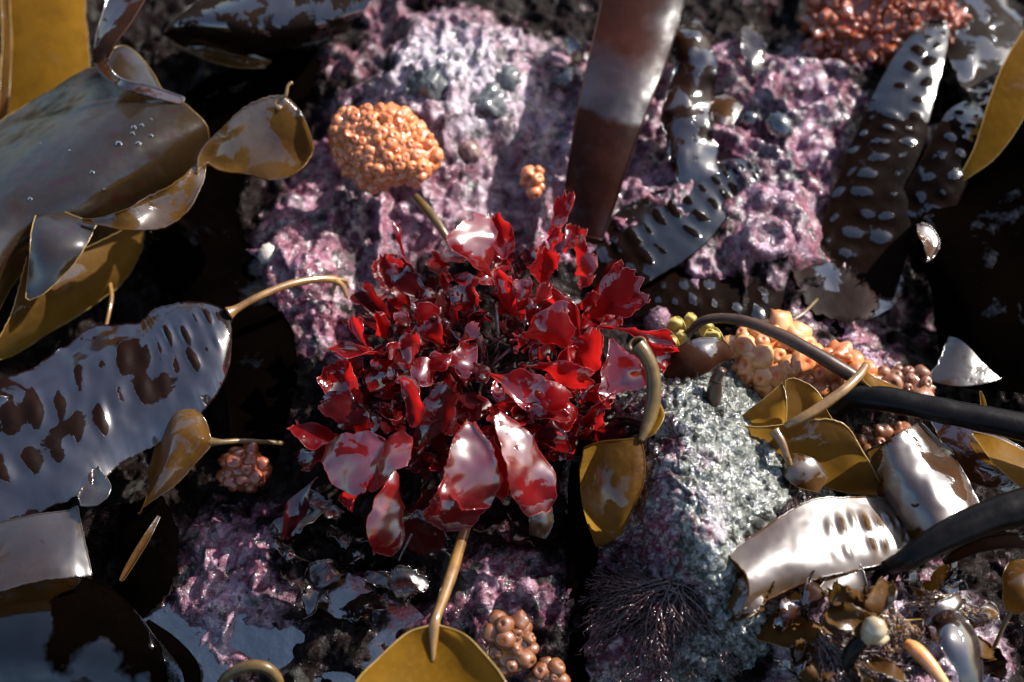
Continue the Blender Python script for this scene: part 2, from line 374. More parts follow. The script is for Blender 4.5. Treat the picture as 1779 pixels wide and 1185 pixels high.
def sheet(name, rows, mat, parent, nu=70, nv=28, ruffle=1.0, rscale=22, rag=.02, ragf=120, bumps=None, slit=None, film=None, frill=0.0, rim=.35, tear=0.0, world=False):
    """a thin organic blade through a net of control points (picture x, picture y, height mm)"""
    SEED[0] += 1; sd_ = SEED[0]
    C = np.array([[(p if world else P(*p)) for p in r] for r in rows], float)
    C = catmull(C, nu); G = np.swapaxes(catmull(np.swapaxes(C, 0, 1), nv), 0, 1)
    u = np.linspace(0, 1, nu)[:, None] * np.ones((1, nv)); v = np.linspace(-1, 1, nv)[None] * np.ones((nu, 1))
    # ragged margins
    mid = G.mean(1, keepdims=True)
    for side in (-1, 1):
        nz = fbm(np.stack([u[:, 0] * ragf * .25, np.full(nu, side * 3.0), np.full(nu, sd_ * 1.7)], -1), 4, sd_, .7)
        k = 1 - rag * (1 + 1.6 * nz)
        w = np.where(side * v > 0, np.abs(v) ** 2, 0)
        G = mid + (G - mid) * (1 + w * (k[:, None] - 1))[..., None]
    # ragged ends
    le = np.linalg.norm(G[1:] - G[:-1], axis=-1).sum(0).mean()
    for end in (0, -1):
        nz = fbm(np.stack([v[0] * ragf * .06, np.full(nv, end * 5.0), np.full(nv, sd_ * 2.1)], -1), 4, sd_ + 5)
        d = (G[end] - G[1 if end == 0 else -2]); d /= np.linalg.norm(d, axis=-1, keepdims=True) + 1e-9
        G[end] += d * (nz * rag * le * .25)[:, None]
    if frill > 0:
        nz = fbm(np.stack([v[0] * 3.2, np.full(nv, 2.0), np.full(nv, sd_ * 2.7)], -1), 3, sd_ + 8, .8) - .35 * np.abs(v[0]) ** 2
        d = G[-1] - G[-4]; d /= np.linalg.norm(d, axis=-1, keepdims=True) + 1e-9
        for k_, f_ in enumerate((1, .85, .65, .45, .28, .12)): G[-1 - k_] += d * (nz * frill * le * f_)[:, None]
    n = normals(G)
    h = fbm(G * rscale + sd_ * 3.3, 3, sd_) * ruffle * .001 * 2.2
    edge = np.abs(v) ** 3
    h = h * (.55 + .9 * edge)
    h += fbm(G * 90 + sd_, 3, sd_ + 9) * .00022
    crest_a = np.zeros_like(h)
    if bumps:
        for (vr, wid, count, amp, u0, u1) in bumps:
            ph = u * count + .18 * fbm(np.stack([u * 5, v, u * 0 + sd_], -1), 2, sd_)
            ind = np.floor(ph); am = .55 + .45 * _h(ind.astype(np.int64), ind.astype(np.int64) * 0 + int(vr * 50), ind.astype(np.int64) * 0, sd_)
            ii = ind.astype(np.int64); vr_ = vr + .09 * _h(ii, ii * 0 + 7, ii * 0 + int(vr * 90), sd_ + 2); am = np.where(am < .2, .05, am)
            shape = np.sin(math.pi * (ph - ind)) ** 2 * np.exp(-((v - vr_ - .10 * (ph - ind - .5)) / wid) ** 2)
            win = np.clip((u - u0) * 12, 0, 1) * np.clip((u1 - u) * 12, 0, 1)
            h += shape * am * amp * .001 * win; crest_a = np.maximum(crest_a, np.sin(math.pi * (ph - ind)) ** 3 * np.exp(-((v - vr_ - .26 * (ph - ind - .5)) / (wid * (.55 + .7 * am))) ** 4) * win * (.45 + .55 * am))
    if film: crest_a = np.clip((film[1] + .012 * fbm(G * 160, 2, sd_) - u) * 40, 0, 1) * np.clip((u - film[0]) * 6, .35, 1)
    if bumps and slit:
        inv = np.clip((u - slit[0]) * 14 + .5, 0, 1) * np.clip((slit[1] - u) * 14 + .5, 0, 1)
        crest_a = crest_a * (1 - inv) + (1 - 1.5 * crest_a) * inv
    G = G + n * h[..., None]
    geo = Geo(); quads = grid_quads(nu, nv)
    if tear > 0:
        cv = G.reshape(-1, 3)[quads].mean(1)
        keep = fbm(cv * 130 + sd_, 4, sd_ + 3) < 1 - tear
        quads = quads[keep]
    geo.add(G, quads)
    if rim > 0:
        loop = np.concatenate([G[:, 0], G[-1, 1:], G[-2::-1, -1], G[0, -2:0:-1]])
        loop = np.concatenate([loop, loop[:1]])
        sweep(geo, loop, np.full(len(loop), rim * (.0006 if mat.name in RIMS else .001)), 5, False)
    me = geo.mesh(name, mat); rm = RIMS.get(mat.name)
    if rm and rim > 0:
        me.materials.append(rm); mi = np.zeros(len(me.polygons), np.int32); mi[len(quads):] = 1; me.polygons.foreach_set('material_index', mi)
    if bumps or film:
        ca = me.attributes.new('crest', 'FLOAT', 'POINT'); full = np.zeros(len(me.vertices), np.float32); full[:crest_a.size] = crest_a.ravel(); ca.data.foreach_set('value', full)
    return link(name, me, parent)
def strap_rows(spine):
    """spine: (px, py, z mm, width px, tilt mm, cup mm) -> control rows; tilt lifts the right-hand margin as you go along"""
    s = [tuple(p) + (0,) * (6 - len(p)) for p in spine]; rows = []
    for i, (x, y, z, w, tl, cp) in enumerate(s):
        a = s[max(i - 1, 0)]; b = s[min(i + 1, len(s) - 1)]
        dx, dy = b[0] - a[0], b[1] - a[1]; l = math.hypot(dx, dy) or 1
        nx, ny = -dy / l, dx / l
        rows.append([(x + nx * w * k / 2, y + ny * w * k / 2, z + tl * k / 2 + cp * (1 - abs(k) ** 2)) for k in (-1, -.55, 0, .55, 1)])
    return rows
def strap(name, spine, mat, parent, **kw):
    return sheet(name, strap_rows(spine), mat, parent, **kw)
def tube(name, path, mat, parent, sides=12, n=40, lump=.04, extra=None):
    """path: (px, py, z mm, diameter px)"""
    A = np.array([[*P(x, y, z), d * .5 * px_size(P(x, y, z))] for x, y, z, d in path], float)
    A = catmull(A, n); SEED[0] += 1
    r = np.maximum(A[:, 3] * (1 + lump * 2 * fbm(A[:, :3] * 90, 3, SEED[0])), 1e-5)
    g = Geo(); sweep(g, A[:, :3], r, sides)
    for e in (extra or []):
        B = np.array([[*P(x, y, z), d * .5 * px_size(P(x, y, z))] for x, y, z, d in e], float); B = catmull(B, 16)
        sweep(g, B[:, :3], np.maximum(B[:, 3], 1e-5), 7)
    return link(name, g.mesh(name, mat), parent)

# ------------------------------------------------------------------ the rock bed
def at0(px, py): p = P(px, py, 0); return p.x, p.y
BUMPS = [  # picture x, y, radii px, height mm
    (760, 130, 250, 210, 50), (1270, 360, 230, 170, 26), (1420, 130, 240, 150, 26), (540, 420, 130, 120, 24),
    (860, 640, 220, 190, 24), (370, 985, 130, 90, 16), (930, 1010, 150, 120, 18), (1250, 900, 280, 240, 14),
    (1560, 1090, 240, 130, 24), (1420, 620, 180, 90, 22), (190, 620, 220, 300, -22), (1700, 480, 160, 260, -26),
    (450, 1120, 190, 90, 10), (1000, 380, 150, 70, 8), (100, 1150, 260, 130, -14)]
CRUST = [  # where pink coralline crust has grown: x, y, radii, amount
    (770, 150, 270, 260, .50), (1270, 330, 330, 260, .46), (1420, 190, 270, 200, .40), (540, 410, 190, 190, .42), (370, 980, 140, 130, .32),
    (940, 1020, 190, 150, .34), (450, 1110, 220, 100, .2), (1560, 1100, 280, 170, .42), (860, 640, 260, 220, .08), (1450, 600, 180, 120, .26), (480, 700, 120, 160, .02),
    (960, 330, 190, 160, .2), (940, 110, 120, 170, .16), (1660, 160, 120, 120, .08)]
PALE = [(1560, 1110, 260, 140, .5), (800, 130, 170, 150, .85), (1290, 420, 120, 110, .35), (430, 1120, 160, 90, .25), (980, 280, 110, 110, .35)]
def field(x, y, items, base):
    out = np.full_like(x, base)
    for px, py, rx, ry, a in items:
        cx, cy = at0(px, py)
        out += a * np.exp(-(((x - cx) / (rx * MMPX)) ** 2 + ((y - cy) / (ry * MMPX / math.sin(PITCH))) ** 2) ** 1.15)
    return out
def ground_z(x, y):
    """metres"""
    q = np.stack([x, y, np.zeros_like(x)], -1)
    z = field(x, y, BUMPS, -32.0) * .001
    near = 1 / (1 + (np.hypot(x, y) / 1.2) ** 2)
    wq = q + .012 * np.stack([fbm(q * 20, 2, 12), fbm(q * 20 + 7, 2, 13), q[..., 2]], -1)
    z += fbm(wq * 14, 4, 3) * .013 * (.4 + .6 * near)
    z += np.abs(fbm(wq * 36 + 5, 4, 8)) * -.022 + .006
    far = np.clip(np.hypot(x, y) - .8, 0, None)
    z += fbm(q * .55 + 9.0, 5, 21) * np.minimum(far * .18, .5) - np.minimum(far * .03, .6)
    return z
def rock_bed():
    def axis(a, b, step):
        mid = np.arange(a, b + step / 2, step); out = [step]
        for k in range(62): out.append(out[-1] * 1.19)
        ext = np.cumsum(out[1:])
        return np.concatenate([(a - ext)[::-1], mid, b + ext])
    xs = axis(-.31, .31, .00115); ys = axis(-.26, .36, .0013)
    X, Y = np.meshgrid(xs, ys, indexing='ij')
    Z = ground_z(X, Y)
    q = np.stack([X, Y, Z], -1)
    inside = ((np.abs(X) < .7) & (np.abs(Y) < .7)).astype(float)
    crust = field(X, Y, CRUST, .33) + .32 * fbm(q * 15, 4, 43) + .16 * fbm(q * 48, 3, 47)
    det = fbm(q * 85, 5, 31, .62) * .0042 + fbm(q * 320, 3, 33, .6) * .0011
    kn = worley(q[..., :2] * 95 + fbm(q * 60, 2, 4)[..., None] * .5, 6)
    det += np.clip(.62 - kn, 0, 1) ** 1.0 * .0045 * np.clip(crust, 0, 1)
    kn2 = worley(q[..., :2] * 260 + fbm(q * 150, 2, 5)[..., None] * .5, 7)
    det += np.clip(.55 - kn2, 0, 1) * .0016
    Z = Z + det * inside
    me = mesh_np('rock_bed', np.stack([X, Y, Z], -1).reshape(-1, 3), grid_quads(len(xs), len(ys)),
                 {'crust': np.clip(crust, 0, 1), 'pale': np.clip(field(X, Y, PALE, 0.0) + .45 * fbm(q * 34, 4, 45) - .1, 0, 1)}, [ROCK])
    return tag(link('rock_bed', me), kind='structure')
rock_bed()
def G0(px, py, dz=0.0):
    """point of the rock bed seen at a place in the picture, dz mm above it"""
    z = -20.0
    for _ in range(12):
        p = P(px, py, z); g = float(ground_z(np.array([p.x]), np.array([p.y]))[0]) * 1000; z += (g - z) * .6
    return z + dz

# ------------------------------------------------------------------ pools
def pool(label_px, rx, ry, z):
    c = P(*label_px, z); n = 40; V = [(c.x, c.y, c.z)]; F = []
    for i in range(n):
        a = 2 * math.pi * i / n
        V.append((c.x + rx * MMPX * math.cos(a), c.y + ry * MMPX / math.sin(PITCH) * math.sin(a), c.z))
    F = [(0, i + 1, (i + 1) % n + 1) for i in range(n)]
    tag(link('tide_pool', mesh_np('tide_pool', V, F, mats=[WATER])), kind='structure')
pool((450, 1150), 300, 150, -27)
pool((1390, 490), 200, 90, -26)

# ------------------------------------------------------------------ the grey boulder
def boulder():
    t = thing('boulder', P(1220, 900, -10), 'grey green boulder with sparkling wet sunny flank and pink crust on its shaded flank', 'boulder')
    rows = [
        [(900, 800, -50), (960, 720, -40), (1080, 640, -40), (1220, 600, -35), (1330, 640, -40), (1480, 760, -45), (1560, 860, -60)],
        [(960, 830, -30), (1015, 750, -5), (1090, 690, 14), (1180, 650, 20), (1290, 680, 10), (1400, 800, -10), (1480, 880, -50)],
        [(975, 880, -32), (1030, 800, 5), (1110, 730, 30), (1195, 705, 36), (1290, 740, 26), (1395, 850, 4), (1440, 930, -50)],
        [(980, 960, -32), (1050, 900, -4), (1130, 840, 26), (1190, 800, 40), (1290, 830, 28), (1380, 890, 6), (1420, 960, -50)],
        [(985, 1040, -32), (1050, 980, -12), (1140, 930, 14), (1215, 890, 36), (1290, 920, 24), (1350, 960, 6), (1390, 1030, -50)],
        [(985, 1120, -34), (1040, 1070, -16), (1130, 1030, 2), (1250, 1000, 26), (1300, 1010, 16), (1330, 1040, 2), (1370, 1090, -50)],
        [(985, 1230, -36), (1050, 1190, -22), (1150, 1150, -8), (1270, 1090, 10), (1310, 1090, 4), (1330, 1110, -6), (1360, 1160, -50)],
        [(990, 1330, -50), (1060, 1300, -45), (1160, 1270, -35), (1270, 1200, -25), (1310, 1180, -30), (1330, 1190, -40), (1350, 1230, -60)]]
    C = np.array([[P(*p) for p in r] for r in rows], float)
    nu, nv = 260, 260
    G = np.swapaxes(catmull(np.swapaxes(catmull(C, nu), 0, 1), nv), 0, 1)
    n = normals(G)
    right = np.clip(n[..., 0] * 2 + .2, 0, 1)  # side turned to the sun; the pale colour follows it as painted sunlight
    h = np.round(fbm(G * 26, 2, 50) * 5) * .0014 + fbm(G * 34, 4, 51) * .005 + fbm(G * 130, 4, 53, .6) * .0022 + fbm(G * 420, 2, 55) * .0008
    wl = worley(G[..., :2] * 170 + fbm(G * 90, 2, 4)[..., None] * .6, 16)
    h += np.clip(.6 - wl, 0, 1) * .0032
    rid = np.abs(fbm(G * np.array([60, 60, 60]) + 4, 3, 57)); h -= np.clip(.06 - rid, 0, 1) * .03
    h *= .55 + .9 * np.clip(fbm(G * 22 + 3, 3, 58) + .5, 0, 1)
    G = G + n * h[..., None]
    x, y = G[..., 0], G[..., 1]
    crust = .40 + .10 * fbm(G * 30, 3, 62) + .14 * fbm(G * 55, 3, 63)
    for px, py, z, rx, ry, a in ((1150, 720, 30, .03, .02, .10), (1090, 980, 0, .032, .05, .22), (1060, 1110, -10, .03, .04, .22), (1160, 800, 30, .007, .02, .2), (1230, 800, 34, .012, .008, .16)):
        c = P(px, py, z); crust += a * np.exp(-(((x - c.x) / rx) ** 2 + ((y - c.y) / ry) ** 2))
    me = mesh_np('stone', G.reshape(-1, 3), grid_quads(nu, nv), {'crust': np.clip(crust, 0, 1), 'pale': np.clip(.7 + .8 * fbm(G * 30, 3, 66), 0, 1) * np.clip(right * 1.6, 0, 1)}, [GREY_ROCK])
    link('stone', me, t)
    return t
boulder()

# ------------------------------------------------------------------ kelp in the upper left
t = thing('kelp', P(180, 300, -20), 'broad grey shining kelp blade with a folded wavy crest', 'kelp')
sheet('blade', [
    [(-160, 330, 10), (-130, 380, 30), (-90, 450, 36), (-60, 520, 26), (-30, 600, 5)],
    [(0, 208, 14), (20, 275, 30), (38, 345, 37), (45, 410, 28), (45, 470, 5)],
    [(85, 155, 18), (120, 220, 36), (150, 295, 42), (160, 360, 30), (150, 430, 5)],
    [(165, 112, 26), (215, 180, 40), (245, 250, 42), (255, 320, 26), (240, 385, 0)],
    [(245, 152, 34), (285, 185, 40), (312, 235, 38), (318, 290, 22), (300, 345, 0)],
    [(300, 166, 37), (335, 192, 38), (360, 220, 34), (362, 258, 20), (350, 300, 4)]], KELP_BROAD, t, nu=110, nv=60, ruffle=.6, rscale=14, rag=.01)
strap('fold', [(318, 176, 38, 14), (260, 158, 43, 16), (205, 142, 47, 14, 4), (176, 112, 52, 20, 8), (180, 75, 57, 34, 10), (205, 25, 60, 52, 8), (232, -40, 62, 70, 4)], KELP_BROWN, t, nu=80, nv=16, ruffle=.5, rag=.01, rim=.7)
sheet('lobe', [[(186, 138, 44), (205, 146, 43), (232, 154, 42), (260, 160, 40), (286, 164, 38)], [(184, 112, 42), (205, 112, 42), (232, 120, 40), (256, 134, 38), (280, 150, 36)], [(196, 86, 40), (210, 80, 39), (226, 84, 38), (248, 104, 36), (270, 134, 34)]], KELP_BROAD, t, nu=40, nv=30, ruffle=.5)
strap('tongue', [(118, 370, 32, 110), (100, 415, 34, 100, 4, 3), (85, 455, 30, 76, 6, 3), (62, 500, 22, 36), (48, 520, 18, 8)], KELP_BROAD, t, nu=50, nv=28, ruffle=.6, rim=.5)
t = thing('kelp', P(80, 80, -20), 'matt mustard yellow kelp strap hanging behind the broad grey blade', 'kelp')
strap('blade', [(75, -60, 4, 150), (75, 20, 2, 150, -3, 3), (78, 90, -2, 155, -4, 4), (75, 160, -8, 170, -4, 4), (60, 240, -16, 150)], KELP_GOLD, t, ruffle=.5)
strap('margin', [(8, -50, 6, 16), (12, 60, 4, 16), (8, 150, 0, 18), (2, 230, -10, 18)], KELP_TAN, t, nu=40, nv=8)
t = thing('kelp', P(470, 40, -20), 'dark kelp blade with a rolled end beside the pale pink rock', 'kelp')
sheet('blade', [
    [(720, -120, 20), (700, -70, 34), (660, -20, 40), (630, 20, 36), (600, 60, 20)],
    [(640, -110, 20), (600, -70, 36), (560, -20, 42), (555, 40, 36), (545, 80, 18)],
    [(520, -90, 20), (490, -50, 36), (470, 0, 43), (465, 55, 34), (460, 92, 14)],
    [(400, -40, 20), (390, -10, 36), (390, 25, 42), (405, 60, 34), (415, 95, 12)],
    [(330, 10, 22), (320, 25, 34), (315, 42, 36), (335, 62, 28), (365, 82, 12)],
    [(290, 46, 26), (286, 52, 27), (284, 60, 26), (292, 66, 22), (320, 80, 12)]], KELP_DARK, t, nu=90, nv=40, ruffle=.8, rscale=20)
strap('underside', [(300, 75, 8, 10), (360, 85, 6, 34, 3), (420, 100, 2, 30, 3), (470, 110, -4, 12)], KELP_TAN, t, nu=40, nv=14)
t = thing('kelp', P(350, 330, -20), 'twisted yellowish kelp strap with pointed end, spoon shaped bowl and hooked tip', 'kelp')
strap('tail', [(143, 384, 34, 4), (180, 385, 36, 14, -2), (225, 382, 37, 40, -6), (270, 368, 36, 66, -8, -3), (310, 345, 36, 58, -8, -3), (338, 310, 36, 34, -4), (350, 285, 36, 18)], KELP_BOWL, t, nu=80, nv=24, ruffle=1.0, rag=.08, ragf=60, rim=.45)
sheet('bowl', [
    [(340, 300, 37), (344, 296, 36), (350, 290, 36), (355, 286, 36), (360, 282, 36)],
    [(350, 262, 42), (360, 272, 37), (372, 282, 33), (380, 290, 31), (386, 296, 30)],
    [(392, 218, 48), (408, 240, 41), (422, 264, 35), (428, 284, 31), (430, 302, 30)],
    [(430, 184, 52), (452, 214, 43), (470, 250, 35), (474, 284, 33), (470, 311, 39)],
    [(468, 168, 53), (494, 202, 44), (514, 246, 36), (518, 284, 34), (506, 307, 41)],
    [(496, 165, 51), (516, 196, 44), (534, 238, 38), (540, 266, 37), (532, 288, 41)],
    [(506, 168, 46), (522, 196, 44), (538, 236, 41), (544, 256, 40), (543, 264, 39)]], KELP_BOWL, t, nu=90, nv=50, ruffle=.9, rim=.6)
tube('hook', [(488, 190, 46, 12), (478, 180, 48, 10), (486, 170, 50, 8), (496, 166, 52, 7), (500, 150, 55, 6), (508, 143, 56, 6)], STIPE_TAN, t, n=30, sides=8)
t = thing('kelp', P(110, 500, -25), 'olive brown kelp blade hanging under the broad grey blade', 'kelp')
sheet('blade', [
    [(255, 380, -18), (215, 390, -6), (170, 400, 2), (110, 410, 8), (52, 412, 14)],
    [(245, 440, -24), (200, 445, -10), (150, 450, 0), (95, 455, 8), (44, 452, 16)],
    [(205, 500, -28), (165, 505, -14), (115, 510, -4), (70, 512, 6), (30, 512, 14)],
    [(120, 560, -28), (90, 565, -18), (60, 570, -8), (35, 570, 0), (10, 572, 8)],
    [(20, 620, -26), (5, 625, -18), (-10, 628, -10), (-20, 630, -4), (-30, 632, 2)]], KELP_TAN, t, nu=60, nv=30, rim=.6)
tube('stem', [(190, 488, -20, 8), (194, 515, -18, 8), (190, 540, -18, 7), (184, 568, -20, 6)], STIPE_TAN, t, n=20, sides=7)

# ------------------------------------------------------------------ kelp on the left
t = thing('kelp', P(200, 680, -25), 'spotted glossy brown kelp blade with oval blisters, golden stalk and forked holdfast', 'kelp')
sheet('blade', [
    [(396, 543, 12), (397, 545, 12), (398, 547, 12), (399, 549, 12), (400, 551, 12)],
    [(372, 528, 12), (384, 545, 13), (394, 562, 12), (402, 580, 10), (404, 592, 8)],
    [(318, 520, 12), (344, 552, 14), (366, 588, 13), (384, 622, 10), (394, 652, 5)],
    [(262, 535, 10), (292, 576, 13), (318, 622, 12), (342, 668, 8), (358, 712, 1)],
    [(238, 560, 8), (252, 606, 12), (266, 656, 11), (284, 710, 6), (300, 760, -2)],
    [(160, 568, 8), (172, 626, 12), (188, 690, 11), (208, 752, 6), (222, 800, -2)],
    [(70, 630, 8), (90, 690, 12), (110, 752, 11), (140, 806, 6), (160, 850, 0)],
    [(-10, 668, 8), (0, 730, 12), (20, 800, 11), (60, 850, 7), (90, 885, 2)],
    [(-110, 720, 8), (-90, 780, 12), (-70, 850, 11), (-30, 900, 7), (0, 930, 2)]], KELP_SILVER, t, nu=170, nv=80, ruffle=1.2, rscale=30, rag=.03, rim=.4,
    slit=(-.1, 1.1), bumps=[(-.42, .2, 17, 1.8, .12, 1), (.12, .2, 16, 1.8, .18, 1)])
tube('stalk', [(396, 545, 12, 26), (412, 536, 12, 15), (450, 515, 12, 14), (500, 495, 8, 14), (550, 485, 2, 13), (585, 486, -4, 14)], STIPE_TAN, t)
tube('holdfast', [(580, 486, -3, 15), (594, 496, -6, 10), (604, 518, -10, 6)], STIPE_TAN, t, extra=[[(585, 486, -3, 10), (600, 488, -6, 7), (606, 500, -10, 4)], [(583, 490, -4, 9), (578, 505, -8, 7), (577, 514, -10, 3)]], n=16)
t = thing('kelp', P(70, 950, -25), 'smooth blue grey kelp strip with a torn straight end, below the spotted blade', 'kelp')
strap('blade', [(-120, 985, 2, 130), (-30, 972, 6, 122, 4, 2), (60, 952, 8, 116, 5, 3), (120, 944, 6, 118, 5, 2), (147, 938, 4, 124)], KELP_GREY, t, nu=60, nv=30, ruffle=.4, rag=.02, rim=.45)
strap('scrap', [(140, 872, 8, 18), (160, 862, 10, 40, 5), (178, 845, 10, 34, 6), (166, 815, 8, 12)], KELP_GREY, t, nu=30, nv=14, rag=.08)
t = thing('kelp', P(300, 800, -25), 'small two toned kelp blade, tan with a grey sheen, on a thin brown stalk', 'kelp')
sheet('blade', [
    [(366, 764, 0), (367, 766, 0), (368, 768, 0), (368, 770, 0), (368, 772, 0)],
    [(345, 722, 2), (350, 742, 6), (354, 762, 8), (352, 780, 4), (346, 798, 0)],
    [(306, 700, 0), (318, 728, 6), (326, 762, 9), (322, 800, 4), (312, 838, -4)],
    [(290, 706, -6), (298, 742, 4), (302, 784, 7), (294, 826, 2), (280, 862, -6)],
    [(278, 745, -12), (280, 780, -2), (280, 818, 2), (270, 850, -2), (252, 882, -8)],
    [(258, 815, -16), (258, 835, -8), (256, 855, -5), (250, 875, -6), (240, 896, -10)]], KELP_BOWL, t, nu=60, nv=36, ruffle=.8)
tube('stalk', [(366, 768, 0, 18), (385, 768, 0, 11), (420, 766, -4, 10), (460, 768, -10, 9), (492, 770, -16, 9)], STIPE_OLIVE, t, n=30)
strap('tail', [(276, 898, -10, 5), (258, 930, -10, 11), (238, 965, -12, 12), (218, 1000, -14, 9), (212, 1010, -15, 4)], KELP_PALE, t, nu=40, nv=8, rim=.3)
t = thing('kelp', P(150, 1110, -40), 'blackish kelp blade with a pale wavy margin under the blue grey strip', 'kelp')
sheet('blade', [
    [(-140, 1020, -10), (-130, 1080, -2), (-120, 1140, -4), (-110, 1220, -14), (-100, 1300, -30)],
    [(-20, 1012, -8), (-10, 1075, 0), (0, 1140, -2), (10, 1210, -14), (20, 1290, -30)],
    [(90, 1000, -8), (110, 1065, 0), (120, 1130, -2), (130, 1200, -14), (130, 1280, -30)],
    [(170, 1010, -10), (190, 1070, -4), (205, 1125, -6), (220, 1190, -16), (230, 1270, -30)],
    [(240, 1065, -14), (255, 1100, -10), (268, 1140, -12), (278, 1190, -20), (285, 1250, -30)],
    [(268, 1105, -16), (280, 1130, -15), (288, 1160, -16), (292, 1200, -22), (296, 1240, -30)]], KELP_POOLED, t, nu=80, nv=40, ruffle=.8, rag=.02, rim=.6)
strap('curl', [(255, 1080, -16, 10), (300, 1120, -18, 24), (330, 1160, -22, 30), (335, 1200, -26, 26)], KELP_SHADE_BLACK, t, nu=40, nv=12)
t = thing('kelp', P(740, 1150, -20), 'mustard yellow kelp blade with a pale stalk rising to the red alga', 'kelp')
sheet('blade', [
    [(748, 1086, 32), (751, 1086, 32), (755, 1086, 32), (759, 1086, 32), (762, 1086, 32)],
    [(705, 1102, 33), (732, 1108, 29), (758, 1110, 28), (784, 1108, 29), (808, 1104, 33)],
    [(655, 1146, 34), (705, 1152, 27), (752, 1156, 25), (800, 1152, 27), (850, 1146, 34)],
    [(618, 1186, 34), (684, 1196, 26), (750, 1200, 24), (816, 1196, 26), (878, 1186, 34)],
    [(590, 1260, 32), (670, 1270, 25), (748, 1276, 22), (826, 1270, 25), (905, 1260, 32)]], KELP_GOLD, t, nu=60, nv=50, ruffle=.3, rag=.004, rim=.7)
tube('stalk', [(812, 905, 14, 18), (800, 945, 18, 20), (785, 995, 24, 22), (768, 1045, 29, 19), (758, 1072, 32, 17), (754, 1090, 31, 20), (753, 1112, 28.5, 16), (752, 1150, 25, 6)], STIPE_TAN, t, n=50)

# ------------------------------------------------------------------ kelp, upper middle and right
t = thing('kelp', P(1090, 200, -30), 'thick red brown kelp strap with a grey sheen, running beside the pale rock', 'kelp')
strap('blade', [(1130, -70, 34, 146, 0, 4), (1112, 20, 32, 140, 0, 4), (1090, 100, 29, 132, 0, 4), (1066, 180, 24, 118, -2, 4), (1042, 270, 14, 104, -3, 3), (1026, 340, 2, 92, -4, 3), (1012, 410, -12, 70, -4, 2)], STRAP, t, nu=110, nv=24, ruffle=.4, rag=.006, rim=.5, film=(.22, .56))
t = thing('kelp', P(1210, 180, -30), 'crumpled narrow brown kelp strip with white wet patches beside the thick strap', 'kelp')
strap('blade', [(1212, 36, 12, 20), (1200, 60, 16, 74, 3, 4), (1206, 110, 14, 78, -4, 3), (1198, 165, 10, 90, 5, 3), (1196, 220, 6, 96, -4, 3), (1205, 270, 2, 92, 4, 3), (1215, 320, -4, 70)], KELP_SPOT, t, nu=90, nv=30, ruffle=2.2, rscale=45, rag=.08)
strap('scrap', [(1236, 190, 8, 40), (1262, 190, 10, 56, 6), (1282, 200, 8, 40)], KELP_WHITE, t, nu=24, nv=20, ruffle=2)
t = thing('kelp', P(1150, 400, -30), 'ridged dark kelp blade with grey rippled sheen, behind the red alga', 'kelp')
strap('blade', [(1325, 290, -6, 20), (1300, 300, -4, 56, 0, 2), (1250, 325, -4, 92, 0, 2), (1180, 380, -6, 130, -3, 2), (1100, 430, -10, 130, -3, 2), (1020, 480, -18, 110)], KELP_BLISTER, t, nu=130, nv=50, ruffle=1.2, slit=(-.1, .8), bumps=[(-.35, .25, 16, 1.6, 0, 1), (.3, .25, 16, 1.6, 0, 1), (.8, .12, 14, 1, 0, 1)])
t = thing('kelp', P(1290, 480, -35), 'low dark brown kelp blade with small wet dots, lying under the purple rock', 'kelp')
strap('blade', [(1100, 520, -18, 60), (1180, 505, -14, 80, 0, 2), (1280, 520, -14, 90, 0, 2), (1380, 540, -16, 80, 0, 2), (1470, 560, -20, 50)], KELP_BLISTER, t, nu=100, nv=40, ruffle=1.0, bumps=[(-.3, .25, 9, 1.2, 0, 1), (.35, .2, 11, 1.2, 0, 1)])
t = thing('kelp', P(1570, 240, -40), 'long dark kelp blade with two rows of blisters and a rounded blue grey tip', 'kelp')
strap('blade', [(1642, 32, 4, 16), (1630, 46, 6, 46, 0, 1), (1606, 90, 8, 80, 0, 2), (1575, 160, 6, 104, 0, 2), (1555, 215, 2, 116, 0, 2), (1540, 270, -2, 132, 0, 2), (1522, 340, -8, 150, 0, 2), (1500, 420, -16, 160), (1480, 500, -24, 150)], KELP_BLISTER, t, nu=170, nv=50, ruffle=.8, slit=(-.1, .46), bumps=[(-.42, .2, 17, 1.4, 0, 1), (.22, .22, 18, 1.4, 0, 1), (.78, .1, 15, 1.0, .4, 1)])
t = thing('kelp', P(1650, 280, -40), 'short blistered kelp blade with brown tip, crossing behind the mustard margin', 'kelp')
strap('blade', [(1690, 180, 6, 30), (1680, 205, 7, 70, 0, 2), (1662, 250, 5, 84, 0, 2), (1634, 310, 0, 92, 0, 2), (1602, 370, -8, 96), (1575, 420, -16, 90)], KELP_BLISTER, t, nu=100, nv=40, slit=(-.1, .3), bumps=[(-.35, .25, 10, 1.4, 0, 1), (.38, .28, 9, 1.4, 0, 1)])
t = thing('kelp', P(1410, 490, -35), 'torn blue grey kelp rag in the dark gap above the arching stalk', 'kelp')
strap('blade', [(1420, 430, -18, 50), (1415, 465, -14, 90, 1, 0), (1440, 505, -12, 110, 1, 0), (1490, 520, -11, 90, 1), (1525, 530, -12, 40)], KELP_SILVER, t, nu=60, nv=40, ruffle=2.0, rag=.16, ragf=70, tear=.1)
tube('thread', [(1420, 520, -12, 6), (1395, 545, -8, 7), (1368, 562, -6, 5)], STIPE_OLIVE, t, n=14, sides=6)
t = thing('kelp', P(1720, 450, -40), 'huge blackish kelp blade with a bright mustard margin, filling the dark gap', 'kelp')
